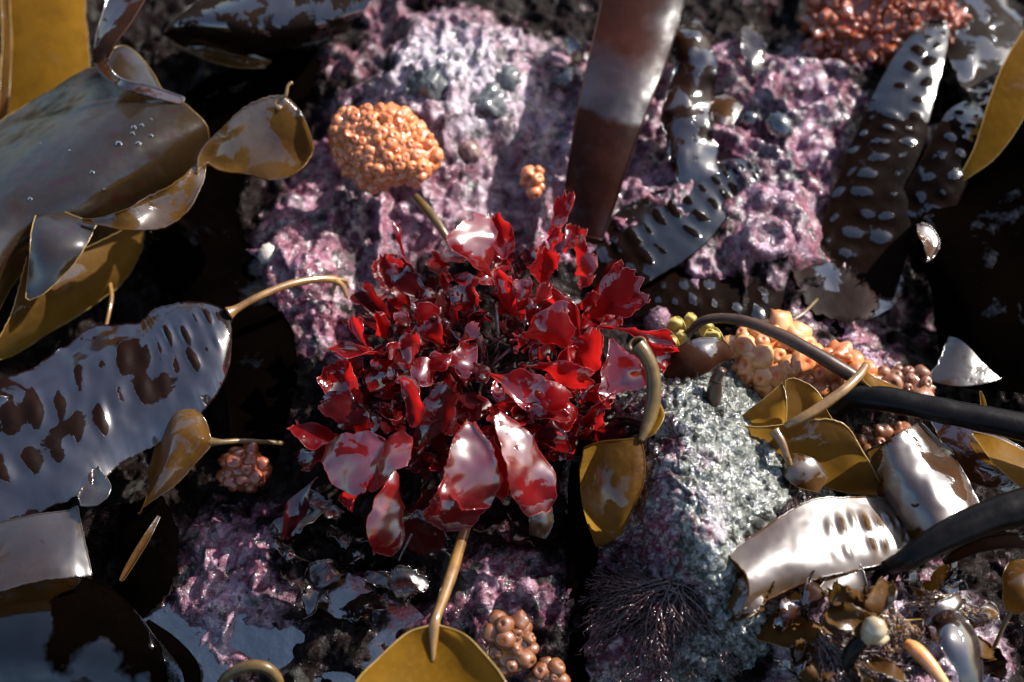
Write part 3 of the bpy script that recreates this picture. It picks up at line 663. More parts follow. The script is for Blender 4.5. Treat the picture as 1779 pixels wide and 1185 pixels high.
sheet('blade', [
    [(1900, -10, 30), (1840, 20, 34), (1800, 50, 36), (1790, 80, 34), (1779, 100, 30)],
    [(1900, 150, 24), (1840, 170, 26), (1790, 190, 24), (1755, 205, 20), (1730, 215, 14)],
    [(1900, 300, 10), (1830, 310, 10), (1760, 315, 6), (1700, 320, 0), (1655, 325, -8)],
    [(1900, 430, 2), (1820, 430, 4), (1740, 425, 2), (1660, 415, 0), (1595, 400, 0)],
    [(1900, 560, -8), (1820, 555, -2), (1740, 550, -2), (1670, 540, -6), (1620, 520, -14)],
    [(1900, 700, -24), (1830, 690, -18), (1760, 680, -18), (1690, 675, -22), (1640, 660, -30)]], KELP_SHADE_BLACK, t, nu=90, nv=60, ruffle=.7, rag=.01, rim=.4)
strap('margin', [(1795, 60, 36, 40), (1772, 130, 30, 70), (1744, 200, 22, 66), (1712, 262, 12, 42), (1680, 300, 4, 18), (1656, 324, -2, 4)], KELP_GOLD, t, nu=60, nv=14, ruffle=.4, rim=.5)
strap('tip_fold', [(1596, 392, 2, 6), (1604, 405, 3, 26, 4), (1614, 425, 2, 28, 6), (1612, 455, 0, 8)], KELP_WHITE, t, nu=30, nv=14)
t = thing('kelp', P(1675, 625, -35), 'flat triangular blue grey sheet added as a pool reflection on the dark gap', 'kelp')  # sheet added to stand for a blue grey reflection
sheet('blade', [  # the added reflection sheet
    [(1684, 566, -14), (1685, 567, -14), (1686, 567, -14), (1687, 568, -14), (1688, 570, -14)],
    [(1650, 580, -16), (1665, 585, -13), (1682, 590, -12), (1700, 592, -13), (1712, 594, -15)],
    [(1630, 622, -17), (1655, 625, -14), (1680, 625, -13), (1705, 626, -14), (1726, 630, -16)],
    [(1606, 662, -18), (1640, 668, -15), (1675, 670, -14), (1712, 666, -15), (1746, 656, -17)]], KELP_GREY, t, nu=40, nv=36, ruffle=.3, rag=.06, ragf=60)

# ------------------------------------------------------------------ stalks and kelp on the right
t = thing('kelp_stalk', P(1400, 620, -20), 'thin dark brown kelp stalk arching over the bright orange tunicates', 'kelp stalk')
tube('stalk', [(1170, 600, 4, 14), (1195, 580, 14, 16), (1225, 556, 22, 17), (1280, 555, 26, 19), (1340, 575, 28, 22), (1400, 605, 28, 24), (1460, 640, 25, 25), (1520, 675, 20, 26), (1580, 700, 12, 24)], STIPE_BROWN, t, n=70)
tube('holdfast', [(1176, 596, 5, 14), (1160, 612, 0, 8), (1150, 630, -6, 4)], STIPE_BROWN, t, n=16, extra=[[(1180, 592, 6, 10), (1195, 606, 0, 7), (1200, 620, -6, 3)]])
t = thing('kelp_stalk', P(1620, 730, -20), 'thick black kelp stalk with a blue sheen, bending over beside the folded tan blade', 'kelp stalk')
tube('stalk', [(1455, 735, -10, 40), (1448, 712, 10, 46), (1480, 692, 22, 44), (1540, 694, 27, 44), (1610, 708, 29, 44), (1690, 724, 30, 46), (1779, 742, 30, 52), (1880, 765, 28, 58)], STIPE_BLACK, t, n=70, sides=16)
t = thing('kelp_stalk', P(1680, 930, -20), 'thick black kelp stalk with a clawed holdfast beside the white blistered blade', 'kelp stalk')
tube('stalk', [(1545, 985, 16, 30), (1580, 968, 24, 42), (1630, 938, 30, 52), (1700, 905, 34, 60), (1779, 880, 36, 66), (1880, 860, 36, 70)], STIPE_BLACK, t, n=70, sides=16)
tube('holdfast', [(1560, 975, 20, 30), (1530, 995, 8, 20), (1505, 1030, -4, 8)], STIPE_BLACK, t, n=20, extra=[
    [(1560, 978, 18, 20), (1548, 1010, 6, 14), (1540, 1050, -6, 6)], [(1570, 975, 18, 18), (1575, 1010, 6, 12), (1585, 1040, -4, 6)], [(1548, 978, 18, 18), (1500, 990, 10, 12), (1470, 1010, 0, 6)]])
t = thing('kelp', P(1740, 960, -20), 'thin curved brown kelp strap with pale margin under the clawed black stalk', 'kelp')
strap('blade', [(1640, 975, 8, 8), (1680, 956, 14, 20, 3), (1730, 942, 18, 24, 4), (1790, 938, 18, 24, 4), (1860, 945, 16, 20)], KELP_BROWN, t, nu=50, nv=12, rim=.7)
t = thing('kelp', P(1400, 760, -15), 'folded translucent tan kelp blade with two pale stalks, beside the boulder', 'kelp')
sheet('back_blade', [
    [(1284, 728, 20), (1300, 714, 26), (1318, 700, 30), (1338, 684, 33), (1360, 664, 36)],
    [(1290, 738, 18), (1315, 726, 24), (1338, 712, 28), (1356, 700, 32), (1366, 690, 35)],
    [(1310, 745, 14), (1332, 742, 20), (1350, 736, 24), (1360, 730, 28), (1366, 726, 32)],
    [(1345, 750, 10), (1352, 750, 16), (1358, 748, 20), (1362, 746, 24), (1364, 744, 28)]], KELP_TAN, t, nu=40, nv=30, ruffle=.5, rim=.5)
sheet('fold', [
    [(1364, 660, 37), (1364, 685, 33), (1362, 712, 29), (1356, 740, 26), (1350, 762, 24)],
    [(1380, 656, 38), (1385, 685, 32), (1388, 712, 28), (1388, 738, 24), (1384, 760, 22)],
    [(1412, 672, 36), (1412, 694, 31), (1414, 714, 27), (1418, 732, 24), (1420, 750, 22)],
    [(1430, 695, 34), (1434, 706, 30), (1438, 716, 27), (1444, 726, 24), (1450, 738, 22)]], KELP_TAN, t, nu=40, nv=30, ruffle=.5, rim=.5)
sheet('front_blade', [
    [(1278, 738, 26), (1290, 760, 20), (1306, 782, 14), (1330, 800, 8), (1350, 815, 4)],
    [(1340, 738, 30), (1350, 765, 24), (1362, 790, 17), (1378, 812, 10), (1395, 832, 4)],
    [(1400, 728, 34), (1412, 760, 28), (1425, 792, 20), (1436, 822, 12), (1445, 850, 4)],
    [(1445, 728, 34), (1460, 765, 28), (1472, 800, 20), (1482, 832, 12), (1490, 860, 4)],
    [(1472, 742, 32), (1490, 778, 27), (1505, 812, 20), (1516, 840, 12), (1524, 862, 6)],
    [(1490, 770, 28), (1508, 800, 24), (1522, 826, 18), (1536, 848, 12), (1546, 864, 8)]], KELP_TAN, t, nu=60, nv=40, ruffle=.8, rim=.7)
tube('stalk', [(1505, 634, 40, 14), (1490, 655, 42, 16), (1460, 682, 43, 18), (1420, 710, 41, 19), (1385, 730, 38, 16), (1365, 740, 34, 12)], STIPE_TAN, t, n=36)
tube('stalk', [(1345, 748, 32, 22), (1358, 768, 31, 16), (1366, 790, 28, 13), (1372, 808, 22, 11)], STIPE_TAN, t, n=24)
t = thing('kelp', P(1540, 670, -10), 'small golden kelp sprig lying against the arching stalk', 'kelp')
strap('blade', [(1498, 640, 30, 8), (1510, 658, 30, 18), (1540, 674, 28, 20, 3), (1575, 688, 24, 8)], KELP_GOLD, t, nu=30, nv=10)
t = thing('kelp', P(1600, 830, -15), 'curled brown kelp strap with a blinding white sheen above the clawed black stalk', 'kelp')
sheet('blade', [
    [(1498, 792, 8), (1512, 780, 22), (1545, 764, 32), (1585, 742, 30), (1606, 728, 18)],
    [(1510, 826, 8), (1526, 814, 22), (1562, 796, 32), (1606, 772, 30), (1630, 756, 18)],
    [(1530, 862, 8), (1548, 852, 22), (1586, 832, 32), (1630, 808, 30), (1656, 792, 18)],
    [(1555, 900, 8), (1574, 892, 22), (1612, 870, 32), (1656, 846, 30), (1680, 832, 18)],
    [(1580, 940, 6), (1600, 932, 20), (1638, 912, 30), (1682, 888, 28), (1704, 876, 16)]], KELP_WHITE, t, nu=70, nv=50, ruffle=1.4, rscale=50, rag=.02, rim=.5)
t = thing('kelp', P(1440, 930, -15), 'white shining kelp blade with two rows of blisters, bent over by the boulder', 'kelp')
sheet('blade', [
    [(1262, 960, 30), (1285, 985, 33), (1298, 1005, 33), (1300, 1035, 30), (1290, 1060, 24)],
    [(1330, 916, 28), (1342, 950, 31), (1350, 980, 31), (1356, 1005, 28), (1362, 1028, 22)],
    [(1400, 872, 25), (1408, 912, 27), (1416, 950, 28), (1424, 980, 27), (1430, 1004, 24)],
    [(1470, 864, 20), (1480, 898, 22), (1490, 930, 23), (1498, 962, 22), (1504, 988, 20)],
    [(1540, 866, 14), (1550, 896, 16), (1558, 922, 17), (1564, 950, 16), (1568, 972, 14)],
    [(1584, 888, 8), (1590, 906, 10), (1594, 924, 11), (1595, 944, 10), (1592, 962, 8)],
    [(1608, 914, 0), (1611, 922, 4), (1612, 930, 6), (1610, 940, 5), (1606, 950, 2)]], KELP_PALE, t, nu=150, nv=60, ruffle=.6, rag=.02, rim=.5,
    slit=(-.1, 1.1), bumps=[(-.35, .2, 21, 2.2, .36, .98), (.3, .2, 21, 2.2, .36, .98), (.75, .08, 17, .8, .7, 1), (-.75, .08, 17, .8, .75, 1)])
strap('rag', [(1330, 1000, 26, 50), (1310, 1022, 27, 70, 5), (1292, 1044, 24, 56, -4), (1272, 1062, 20, 24)], KELP_PALE, t, nu=40, nv=24, ruffle=2.5, rag=.15, ragf=60)
strap('torn_end', [(1440, 996, 20, 70), (1462, 1010, 20, 84, 3), (1480, 1034, 16, 56), (1486, 1068, 10, 34)], KELP_PALE, t, nu=40, nv=24, ruffle=2, rag=.12, ragf=60)
t = thing('kelp', P(1750, 800, -20), 'mustard kelp strip hanging below the bent black stalk', 'kelp')
strap('blade', [(1690, 755, 4, 6), (1722, 775, 8, 34, 3), (1760, 800, 8, 54, 4), (1810, 835, 6, 60)], KELP_GOLD, t, nu=40, nv=16)
t = thing('kelp', P(1705, 700, -20), 'tiny golden kelp spike standing by the bent black stalk', 'kelp')
strap('blade', [(1703, 680, 26, 3), (1706, 695, 22, 9), (1708, 712, 18, 10)], KELP_GOLD, t, nu=16, nv=6, rim=.3)
t = thing('kelp', P(1680, 760, -35), 'dark brown kelp blade in shade between the two black stalks', 'kelp')
sheet('blade', [
    [(1610, 720, -4), (1680, 740, 0), (1740, 760, 0), (1800, 790, -4), (1860, 810, -10)],
    [(1640, 780, -6), (1700, 800, -2), (1750, 820, -2), (1800, 840, -6), (1850, 860, -12)],
    [(1680, 830, -14), (1720, 845, -10), (1760, 860, -10), (1800, 872, -14), (1840, 890, -18)]], KELP_BROWN, t, nu=40, nv=40)
t = thing('kelp', P(1760, 1020, -20), 'brown wrinkled kelp scrap with a pale base on a thin stalk', 'kelp')
strap('blade', [(1775, 972, 16, 40), (1772, 1000, 18, 66, 0, 3), (1770, 1035, 16, 60, 0, 3), (1756, 1062, 10, 18)], KELP_TAN, t, nu=40, nv=24, ruffle=2, rscale=60)
tube('stalk', [(1756, 1062, 9, 10), (1745, 1085, 4, 8), (1725, 1130, -6, 8)], STIPE_OLIVE, t, n=20)
t = thing('kelp', P(1060, 850, -20), 'brown and honey kelp blade draped down the boulder on a cut hollow stalk', 'kelp')
sheet('blade', [
    [(1012, 778, 30), (1040, 768, 38), (1072, 764, 42), (1100, 762, 43), (1116, 762, 43)],
    [(1006, 818, 24), (1036, 812, 33), (1070, 808, 38), (1102, 804, 40), (1122, 802, 39)],
    [(1004, 862, 16), (1034, 858, 26), (1066, 854, 32), (1096, 850, 34), (1116, 846, 33)],
    [(1010, 905, 6), (1034, 904, 16), (1060, 900, 22), (1084, 892, 25), (1098, 884, 25)],
    [(1024, 950, -6), (1040, 948, 4), (1056, 942, 10), (1070, 932, 14), (1078, 922, 15)]], KELP_HONEY, t, nu=60, nv=44, ruffle=.7, rag=.02, rim=.4)
tube('stalk', [(1112, 766, 43, 10), (1122, 748, 44, 22), (1130, 720, 46, 27), (1136, 680, 52, 28), (1132, 640, 58, 26), (1118, 612, 62, 28), (1108, 600, 63, 31)], STIPE_OLIVE, t, n=50)
strap('sliver', [(1116, 760, 44, 6), (1130, 745, 46, 14, 3), (1144, 722, 47, 14, 3), (1146, 700, 47, 5)], KELP_GOLD, t, nu=30, nv=10)
tube('holdfast', [(1120, 742, 38, 12), (1090, 735, 30, 10), (1060, 745, 22, 6)], STIPE_BLACK, t, n=16, extra=[
    [(1118, 745, 38, 12), (1100, 752, 32, 9), (1078, 762, 24, 5)], [(1116, 735, 38, 10), (1085, 728, 28, 9), (1045, 732, 20, 5)], [(1124, 748, 38, 10), (1134, 758, 32, 8), (1138, 772, 28, 5)]])
def ring_mouth():
    c = P(1107, 598, 64); V = []; n = 18; G_ = Geo(); a = np.linspace(0, 2 * math.pi, n, endpoint=False)
    s = px_size(c); ax = np.array(RIGHT) * .82 + np.array([0, .3, .5]); ax /= np.linalg.norm(ax); ay = np.cross([-.4, -.3, .85], ax); ay /= np.linalg.norm(ay)
    rings = []
    nrm = np.cross(ax, ay)
    for r_, d in ((15.5, -10), (17, 0), (16.5, 2), (13, 1), (10, -8), (2, -14)):
        rings.append(np.array(c) + s * (r_ * (np.cos(a)[:, None] * ax + .8 * np.sin(a)[:, None] * ay) + d * nrm))
    G_.add(np.array(rings), grid_quads(len(rings), n, True))
    return link('mouth', G_.mesh('mouth', STIPE_TAN), t)
ring_mouth()
t = thing('kelp', P(1210, 630, -10), 'small dark brown leaf shaped kelp with two bright glints between alga and tunicates', 'kelp')
strap('blade', [(1150, 648, 26, 24, -4), (1185, 632, 32, 62, -8, 3), (1225, 616, 34, 66, -8, 3), (1258, 612, 30, 44, -6, 2), (1275, 622, 24, 12)], KELP_BROWN, t, nu=50, nv=28)
t = thing('kelp', P(1240, 680, 0), 'knobbly brown young kelp stub with black claw roots on the boulder', 'kelp')
tube('stalk', [(1236, 715, 20, 26), (1240, 690, 30, 28), (1244, 660, 40, 22), (1256, 642, 46, 14)], STIPE_BROWN, t, n=30)
tube('holdfast', [(1232, 705, 24, 20), (1205, 690, 24, 16), (1180, 690, 16, 8)], STIPE_BLACK, t, n=16, extra=[
    [(1232, 700, 26, 18), (1212, 676, 28, 14), (1190, 668, 18, 8)], [(1236, 712, 22, 16), (1222, 726, 20, 10), (1210, 740, 16, 5)], [(1230, 690, 28, 14), (1200, 660, 28, 12), (1175, 660, 18, 6)]])
t = thing('kelp', P(1395, 820, -10), 'pale white shining leaf scrap on the far flank of the boulder', 'kelp')
strap('blade', [(1358, 808, 18, 20), (1375, 810, 21, 46, -4, 2), (1402, 824, 20, 56, -6, 2), (1430, 842, 16, 34)], KELP_PALE, t, nu=40, nv=24, ruffle=.6)
t = thing('kelp', P(1520, 1100, -10), 'dark leaning kelp stub with a pale bulb at its top', 'kelp')
tube('stalk', [(1440, 1210, 0, 34), (1462, 1165, 14, 30), (1482, 1130, 24, 28), (1505, 1105, 30, 28)], STIPE_BLACK, t, n=30)
tube('bulb', [(1500, 1112, 28, 26), (1516, 1096, 33, 44), (1522, 1084, 36, 42), (1526, 1074, 37, 22)], STIPE_PALE, t, n=24, extra=[[(1512, 1104, 32, 26), (1528, 1112, 30, 20), (1542, 1108, 28, 10)]])
t = thing('kelp', P(1650, 1130, -10), 'brown and white mottled kelp leaf beside the orange strip', 'kelp')
strap('blade', [(1610, 1095, 12, 24), (1640, 1090, 18, 60, 4, 3), (1668, 1118, 18, 66, 6, 3), (1686, 1160, 14, 50, 4, 2), (1690, 1210, 6, 30)], KELP_SPOT, t, nu=50, nv=30, ruffle=1.2)
t = thing('kelp', P(1330, 1090, -15), 'small tan kelp flap with a pale fold below the feathery weed', 'kelp')
strap('blade', [(1310, 1096, 4, 30), (1345, 1090, 8, 60, 4, 3), (1395, 1100, 8, 66, 5, 3), (1440, 1120, 4, 40)], KELP_TAN, t, nu=50, nv=26, ruffle=1.5)
t = thing('orange_sponge', P(1600, 1150, -10), 'bright orange finger of sponge with a yellow flank', 'sponge')
tube('finger', [(1575, 1118, 16, 20), (1590, 1128, 18, 26), (1612, 1150, 18, 26), (1634, 1178, 16, 22), (1650, 1200, 12, 14)], ORANGE_BR, t, n=30, lump=.12)
t = thing('worm_tube', P(430, 1165, -20), 'brown ringed tube worm arching at the pool', 'worm tube')
tube('tube', [(378, 1200, -20, 17), (396, 1174, -10, 19), (430, 1158, -4, 21), (462, 1160, -4, 21), (482, 1180, -10, 20), (486, 1210, -20, 18)], STIPE_OLIVE, t, n=50, lump=.06)
t = thing('kelp', P(940, 900, -10), 'dark scrap of weed with a blue grey film hanging below the red alga', 'weed')
strap('blade', [(934, 862, 22, 40), (938, 885, 20, 46, 3, 2), (940, 910, 16, 44, 3, 2), (934, 932, 10, 30)], KELP_GREY, t, nu=34, nv=20, ruffle=1, rag=.06)

# ------------------------------------------------------------------ the red alga
alga = thing('red_alga', P(840, 660, -10), 'bushy bright red seaweed with glossy frilled blades in the middle of the rocks', 'red seaweed')
PROF = [.2, .5, .78, .95, 1.0, .86, .45]
FAN = [.12, .28, .52, .78, .98, 1.06, .86]
fr_ = random.Random(77)
def frond(base, tip, w, mat, bow=6.0, tilt=0.0, cup=3.0, side=0.0, prof=PROF, rag=.10, n=(40, 20), name='blade', ruffle=2.6):
    """one red blade from base to tip (px, py, z mm); bow lifts the middle, side bends it sideways in px"""
    sp = []; sh = mat is RED_SHEEN; prof = PROF if sh else fr_.choice((FAN, FAN, PROF)); k = len(prof); wob = [fr_.uniform(.92, 1.06) if sh else fr_.uniform(.78, 1.15) for _ in prof]; twist = (4 if sh else 14) * fr_.uniform(-1, 1) * min(1, w / 50)
    dx, dy = tip[0] - base[0], tip[1] - base[1]; l = math.hypot(dx, dy) or 1
    for i, p in enumerate(prof):
        f = i / (k - 1); b = math.sin(math.pi * f)
        sp.append((base[0] + dx * f - dy / l * side * b, base[1] + dy * f + dx / l * side * b, base[2] + (tip[2] - base[2]) * f + bow * b, w * p * wob[i], (tilt + twist * (f - .5)) * p, cup * p))
    return strap(name, sp, mat, alga, nu=n[0], nv=n[1], ruffle=ruffle, rscale=48, rag=rag, ragf=34, rim=.2, frill=0 if mat is RED_SHEEN else .16)
FRONDS = [
    ((858, 486, 26), (806, 386, 46), 84, RED_WET, 4, -8, 3, 0), ((708, 450, 22), (678, 388, 34), 20, RED, 2, 2, 1, 0),
    ((700, 520, 20), (664, 448, 34), 62, RED, 4, 8, 3, 0), ((950, 446, 24), (986, 340, 40), 20, RED, 2, 3, 1, 4),
    ((955, 470, 28), (972, 390, 46), 42, RED, 4, 6, 3, 0), ((945, 512, 34), (952, 432, 56), 54, RED, 4, -6, 4, 0),
    ((898, 550, 36), (868, 472, 58), 52, RED, 4, 8, 5, 0), ((905, 522, 50), (906, 484, 58), 24, RED_WET, 2, 0, 1, 0),
    ((908, 540, 40), (956, 492, 54), 28, RED, 3, 6, 2, 0), ((1004, 584, 34), (952, 506, 50), 24, RED, 4, 4, 2, 8),
    ((1022, 552, 30), (1112, 486, 52), 92, RED, 5, -10, 4, 0), ((884, 596, 44), (994, 566, 56), 66, RED, 6, -12, 4, -6),
    ((1040, 566, 34), (1170, 606, 40), 46, RED, 6, -6, 3, -8), ((1062, 590, 40), (1088, 684, 36), 86, RED_WET, 8, -6, 4, 0),
    ((1110, 596, 34), (1172, 620, 38), 62, RED, 5, -8, 3, 0), ((1006, 656, 40), (1036, 574, 58), 56, RED, 5, 10, 5, 0),
    ((985, 580, 50), (994, 640, 52), 18, RED, 3, 2, 1, 0), ((896, 634, 46), (1026, 664, 50), 52, RED, 6, -12, 4, -6),
    ((846, 648, 48), (938, 696, 52), 62, RED_WET, 7, -10, 4, 0), ((902, 660, 46), (984, 704, 48), 50, RED, 6, -8, 3, 0),
    ((864, 706, 44), (992, 728, 44), 34, RED, 5, -6, 2, -6), ((1072, 676, 34), (1028, 748, 26), 56, RED, 7, 6, 4, 10),
    ((708, 652, 40), (722, 582, 56), 48, RED, 3, 6, 3, 0), ((735, 640, 42), (782, 620, 50), 36, RED, 3, 4, 2, 0), ((740, 648, 42), (686, 640, 46), 26, RED, 3, -4, 2, 0),
    ((660, 622, 30), (574, 604, 40), 30, RED, 4, -8, 3, 4), ((656, 618, 32), (612, 552, 46), 34, RED, 3, 8, 3, -6),
    ((618, 706, 26), (578, 634, 38), 56, RED, 5, 8, 4, 0), ((716, 742, 44), (694, 656, 52), 32, RED, 5, 8, 3, 12),
    ((606, 776, 24), (506, 742, 30), 28, RED, 3, -6, 2, 8), ((600, 770, 20), (520, 806, 18), 40, RED_DARK, 4, -4, 3, 0),
    ((672, 780, 42), (566, 818, 36), 104, RED_SHEEN, 6, -10, 2, 4), ((636, 850, 44), (704, 752, 50), 66, RED_SHEEN, 4, 10, 2, 0),
    ((688, 822, 42), (664, 964, 20), 70, RED_SHEEN, 6, 12, 2, 0), ((812, 736, 60), (824, 884, 38), 104, RED_SHEEN, 8, 10, 2, 0),
    ((868, 718, 56), (944, 892, 28), 92, RED_SHEEN, 6, 10, 2, -8), ((782, 830, 36), (796, 922, 20), 104, RED_SHEEN, 5, 6, 2, 0),
    ((742, 850, 24), (742, 962, 4), 108, RED_DARK, 8, 0, 5, 0), ((846, 770, 44), (878, 868, 28), 44, RED, 6, 0, 3, 0),
    ((962, 720, 40), (958, 784, 22), 60, RED_DARK, 6, 0, 4, 0), ((876, 450, 24), (862, 372, 42), 24, RED, 2, 0, 2, 0),
    ((1000, 478, 24), (1034, 446, 36), 34, RED_WET, 3, -4, 2, 0), ((775, 462, 24), (750, 436, 40), 26, RED_WET, 2, 4, 2, 0),
    ((552, 830, 12), (492, 936, -6), 34, RED_DARK, 4, 0, 2, 8), ((712, 790, 40), (782, 676, 54), 50, RED_DARK, 5, 10, 4, 0),
    ((640, 770, 26), (606, 720, 36), 50, RED_DARK, 4, 6, 3, 0), ((680, 560, 24), (620, 500, 34), 46, RED_DARK, 4, 6, 3, 0),
    ((740, 520, 26), (690, 470, 34), 40, RED_DARK, 4, 4, 3, 0), ((1000, 470, 26), (1010, 410, 38), 30, RED, 3, 4, 2, 0),
    ((980, 440, 26), (1000, 395, 38), 34, RED, 3, 4, 2, 0), ((1040, 500, 28), (1080, 470, 40), 34, RED_DARK, 3, -4, 2, 0),
    ((1060, 620, 34), (1120, 660, 30), 60, RED_DARK, 5, -6, 3, 0), ((820, 560, 30), (800, 500, 46), 38, RED_DARK, 3, 4, 3, 0),
    ((770, 560, 34), (720, 540, 46), 44, RED, 3, 6, 3, 0), ((770, 600, 36), (740, 560, 48), 34, RED_WET, 3, 6, 3, 0),
    ((930, 560, 36), (920, 520, 48), 30, RED, 3, 0, 2, 0), ((1000, 540, 34), (1040, 510, 44), 36, RED, 3, -4, 2, 0),
    ((690, 660, 34), (640, 660, 40), 40, RED_DARK, 4, -4, 3, 0), ((800, 690, 42), (770, 740, 44), 34, RED_DARK, 4, -4, 3, 0),
    ((950, 700, 38), (1000, 730, 34), 44, RED, 5, -6, 3, 0), ((640, 830, 26), (600, 880, 14), 40, RED, 5, -6, 3, 0),
    ((800, 560, 30), (850, 540, 48), 40, RED_DARK, 4, 0, 3, 0), ((650, 740, 30), (560, 700, 30), 40, RED_DARK, 4, -6, 3, 0)]
r0 = random.Random(5)
for f in FRONDS:
    frond(f[0], f[1], f[2] * (1.1 if f[0][1] > 720 else .98), f[3], bow=f[4] * .8, tilt=f[5], cup=f[6] * r0.choice((-1.6, -.9, .4, .9)), side=f[7])
r_ = random.Random(11)
for i in range(290):                               # the smaller ragged inner blades
    a = r_.uniform(0, 2 * math.pi); q = math.sqrt(r_.uniform(.0, 1))
    bx, by = 848 + 240 * q * math.cos(a), 632 + 190 * q * math.sin(a)
    if (bx - 850) ** 2 / 40 ** 2 + (by - 582) ** 2 / 42 ** 2 < 1: continue
    if q > .8 and r_.random() < .35: continue
    ln = r_.uniform(24, 60); aa = math.atan2(by - 620, bx - 840) + r_.uniform(-1.9, 1.9)
    z = 46 - 28 * q + r_.uniform(-22, 6)
    frond((bx, by, z), (bx + ln * math.cos(aa), by + ln * math.sin(aa), z + r_.uniform(-4, 14)), r_.uniform(18, 46), r_.choice((RED, RED, RED_DARK, RED_DARK, RED_DARK, RED_WET)),
          bow=r_.uniform(-2, 5), tilt=r_.uniform(-12, 12), cup=r_.uniform(-5, 5), side=r_.uniform(-10, 10), n=(24, 12), rag=.10)
for i in range(18):                                # dark glossy branches of the tangle
    a = r_.uniform(0, 2 * math.pi); q = math.sqrt(r_.uniform(.1, 1))
    ex, ey = 840 + 200 * q * math.cos(a), 640 + 170 * q * math.sin(a)
    mx, my = (ex + 840) / 2 + r_.uniform(-26, 26), (ey + 650) / 2 + r_.uniform(-26, 26)
    tube('branch', [(mx + (840 - mx) * .5 + r_.uniform(-60, 60), my + (660 - my) * .5 + r_.uniform(-50, 50), 4, 10), (mx + r_.uniform(-20, 20), my + r_.uniform(-20, 20), r_.uniform(14, 40), r_.uniform(5, 9)), (ex, ey, r_.uniform(24, 44) - 10 * q, r_.uniform(4, 8)), (ex + r_.uniform(-16, 16), ey + r_.uniform(-16, 16), r_.uniform(22, 46) - 10 * q, 2)], STIPE_RED, alga, sides=7, n=18, lump=.2)
tube('branch', [(845, 700, -8, 26), (842, 660, 10, 24), (838, 610, 24, 20), (820, 560, 34, 10)], STIPE_RED, alga, lump=.2)
tube('thread', [(716, 926, 18, 6), (704, 950, 16, 4), (692, 975, 12, 3)], STIPE_RED, alga, sides=5, n=12)

# ------------------------------------------------------------------ tunicates and sponges
def zooid_mesh(name, mat, seed, dimp=.5):
    """rounded barrel with a sunken mouth; unit radius, axis z"""
    prof = [(.62, -.9), (.9, -.45), (1.0, .05), (.95, .45), (.76, .78), (.5, .93), (.30, .95), (.17, .95 - dimp * .28), (.02, .92 - dimp * .42)]
    dim = [.1, 0, 0, 0, 0, .1, .35, .75, .8]
    n = 12; a = np.linspace(0, 2 * math.pi, n, endpoint=False); V = []
    for r, z in prof: V.append(np.stack([r * np.cos(a), r * np.sin(a), np.full(n, z)], -1))
    V = np.array(V); V = V * (1 + (.12 if dimp > 0 else .5) * fbm(V * 1.3 + seed, 2, seed)[..., None])
    return mesh_np(name, V.reshape(-1, 3), grid_quads(len(prof), n, True), {'dimple': np.repeat(dim, n)}, [mat])
def clump(loc_px, z, rx, ry, rz, count, size, mat, label, name='tunicate_colony', cat='tunicate', lean=(0, 0), seed=1, group=None, dimp=.5, rot=0.0, shape=None):
    """an ellipsoidal cushion (half sizes in px) studded with zooids"""
    c = P(*loc_px, z); s = px_size(c); r = random.Random(seed)
    t = thing(name, P(*loc_px, z - rz * s * 900), label, cat, group)
    view = -VIEW; ex = np.array(RIGHT); ey = np.array([0, 1.0, 0]); ez = np.array([0, 0, 1.0])
    ey = ey * .75 + ez * .5; ey /= np.linalg.norm(ey); ez = np.cross(ex, ey)
    ca, sa = math.cos(rot), math.sin(rot); ex, ey = ex * ca + ey * sa, ey * ca - ex * sa
    nu, nv = 20, 32; th = np.linspace(0, math.pi, nu)[:, None]; ph = np.linspace(0, 2 * math.pi, nv, endpoint=False)[None]
    D = np.stack([np.sin(th) * np.cos(ph), np.sin(th) * np.sin(ph), np.cos(th) + 0 * ph], -1)
    lump = 1 + .34 * fbm(D * 1.5 + seed, 3, seed)
    def on(d, k=1.0):
        l = 1 + .34 * float(fbm(np.array([d]) * 1.6 + seed, 3, seed)[0])
        return np.array(c) + s * k * l * (ex * d[0] * rx + ey * d[1] * ry + ez * d[2] * rz)
    V = np.array(c) + s * .9 * lump[..., None] * (D[..., :1] * ex * rx + D[..., 1:2] * ey * ry + D[..., 2:] * ez * rz)
    link('cushion', mesh_np('cushion', V.reshape(-1, 3), grid_quads(nu, nv, True), {'dimple': np.full(nu * nv, .25)}, [mat]), t)
    meshes = [zooid_mesh('zooid', mat, seed * 10 + k, dimp * (1, .0, .5, .15, .7, .0)[k]) for k in range(6)]
    for i in range(count):
        f = (i + .5) / count; zc = 1 - f * 1.25; rr = math.sqrt(max(0, 1 - zc * zc)); an = i * 2.399963 + r.uniform(-.12, .12)
        d = np.array([rr * math.cos(an), rr * math.sin(an), zc]); d /= np.linalg.norm(d)
        p = on(d, .84); nrm = ex * d[0] / rx + ey * d[1] / ry + ez * d[2] / rz; nrm /= np.linalg.norm(nrm)
        nrm = nrm + np.array([r.uniform(-.25, .25) for _ in range(3)])
        sc = size * s * (r.uniform(.66, 1.25) if dimp > 0 else r.uniform(.35, 1.5))
        o = bpy.data.objects.new('zooid', r.choice(meshes)); COL.objects.link(o); o.parent = t
        o.matrix_parent_inverse = t.matrix_basis.inverted()
        q = Vector(nrm).to_track_quat('Z', 'Y')
        o.matrix_basis = Matrix.LocRotScale(Vector(p), q @ Matrix.Rotation(r.uniform(0, 6), 3, 'Z').to_quaternion(), Vector((sc, sc * r.uniform(.8, 1.2), sc * r.uniform(.9, 1.3 if dimp > 0 else 2.4))))
    return t
clump((665, 256), 22, 100, 74, 40, 190, 10.5, ORANGE, 'pale orange cushion of small round tunicates on the pink rock', seed=3, rot=-.55, dimp=.3)
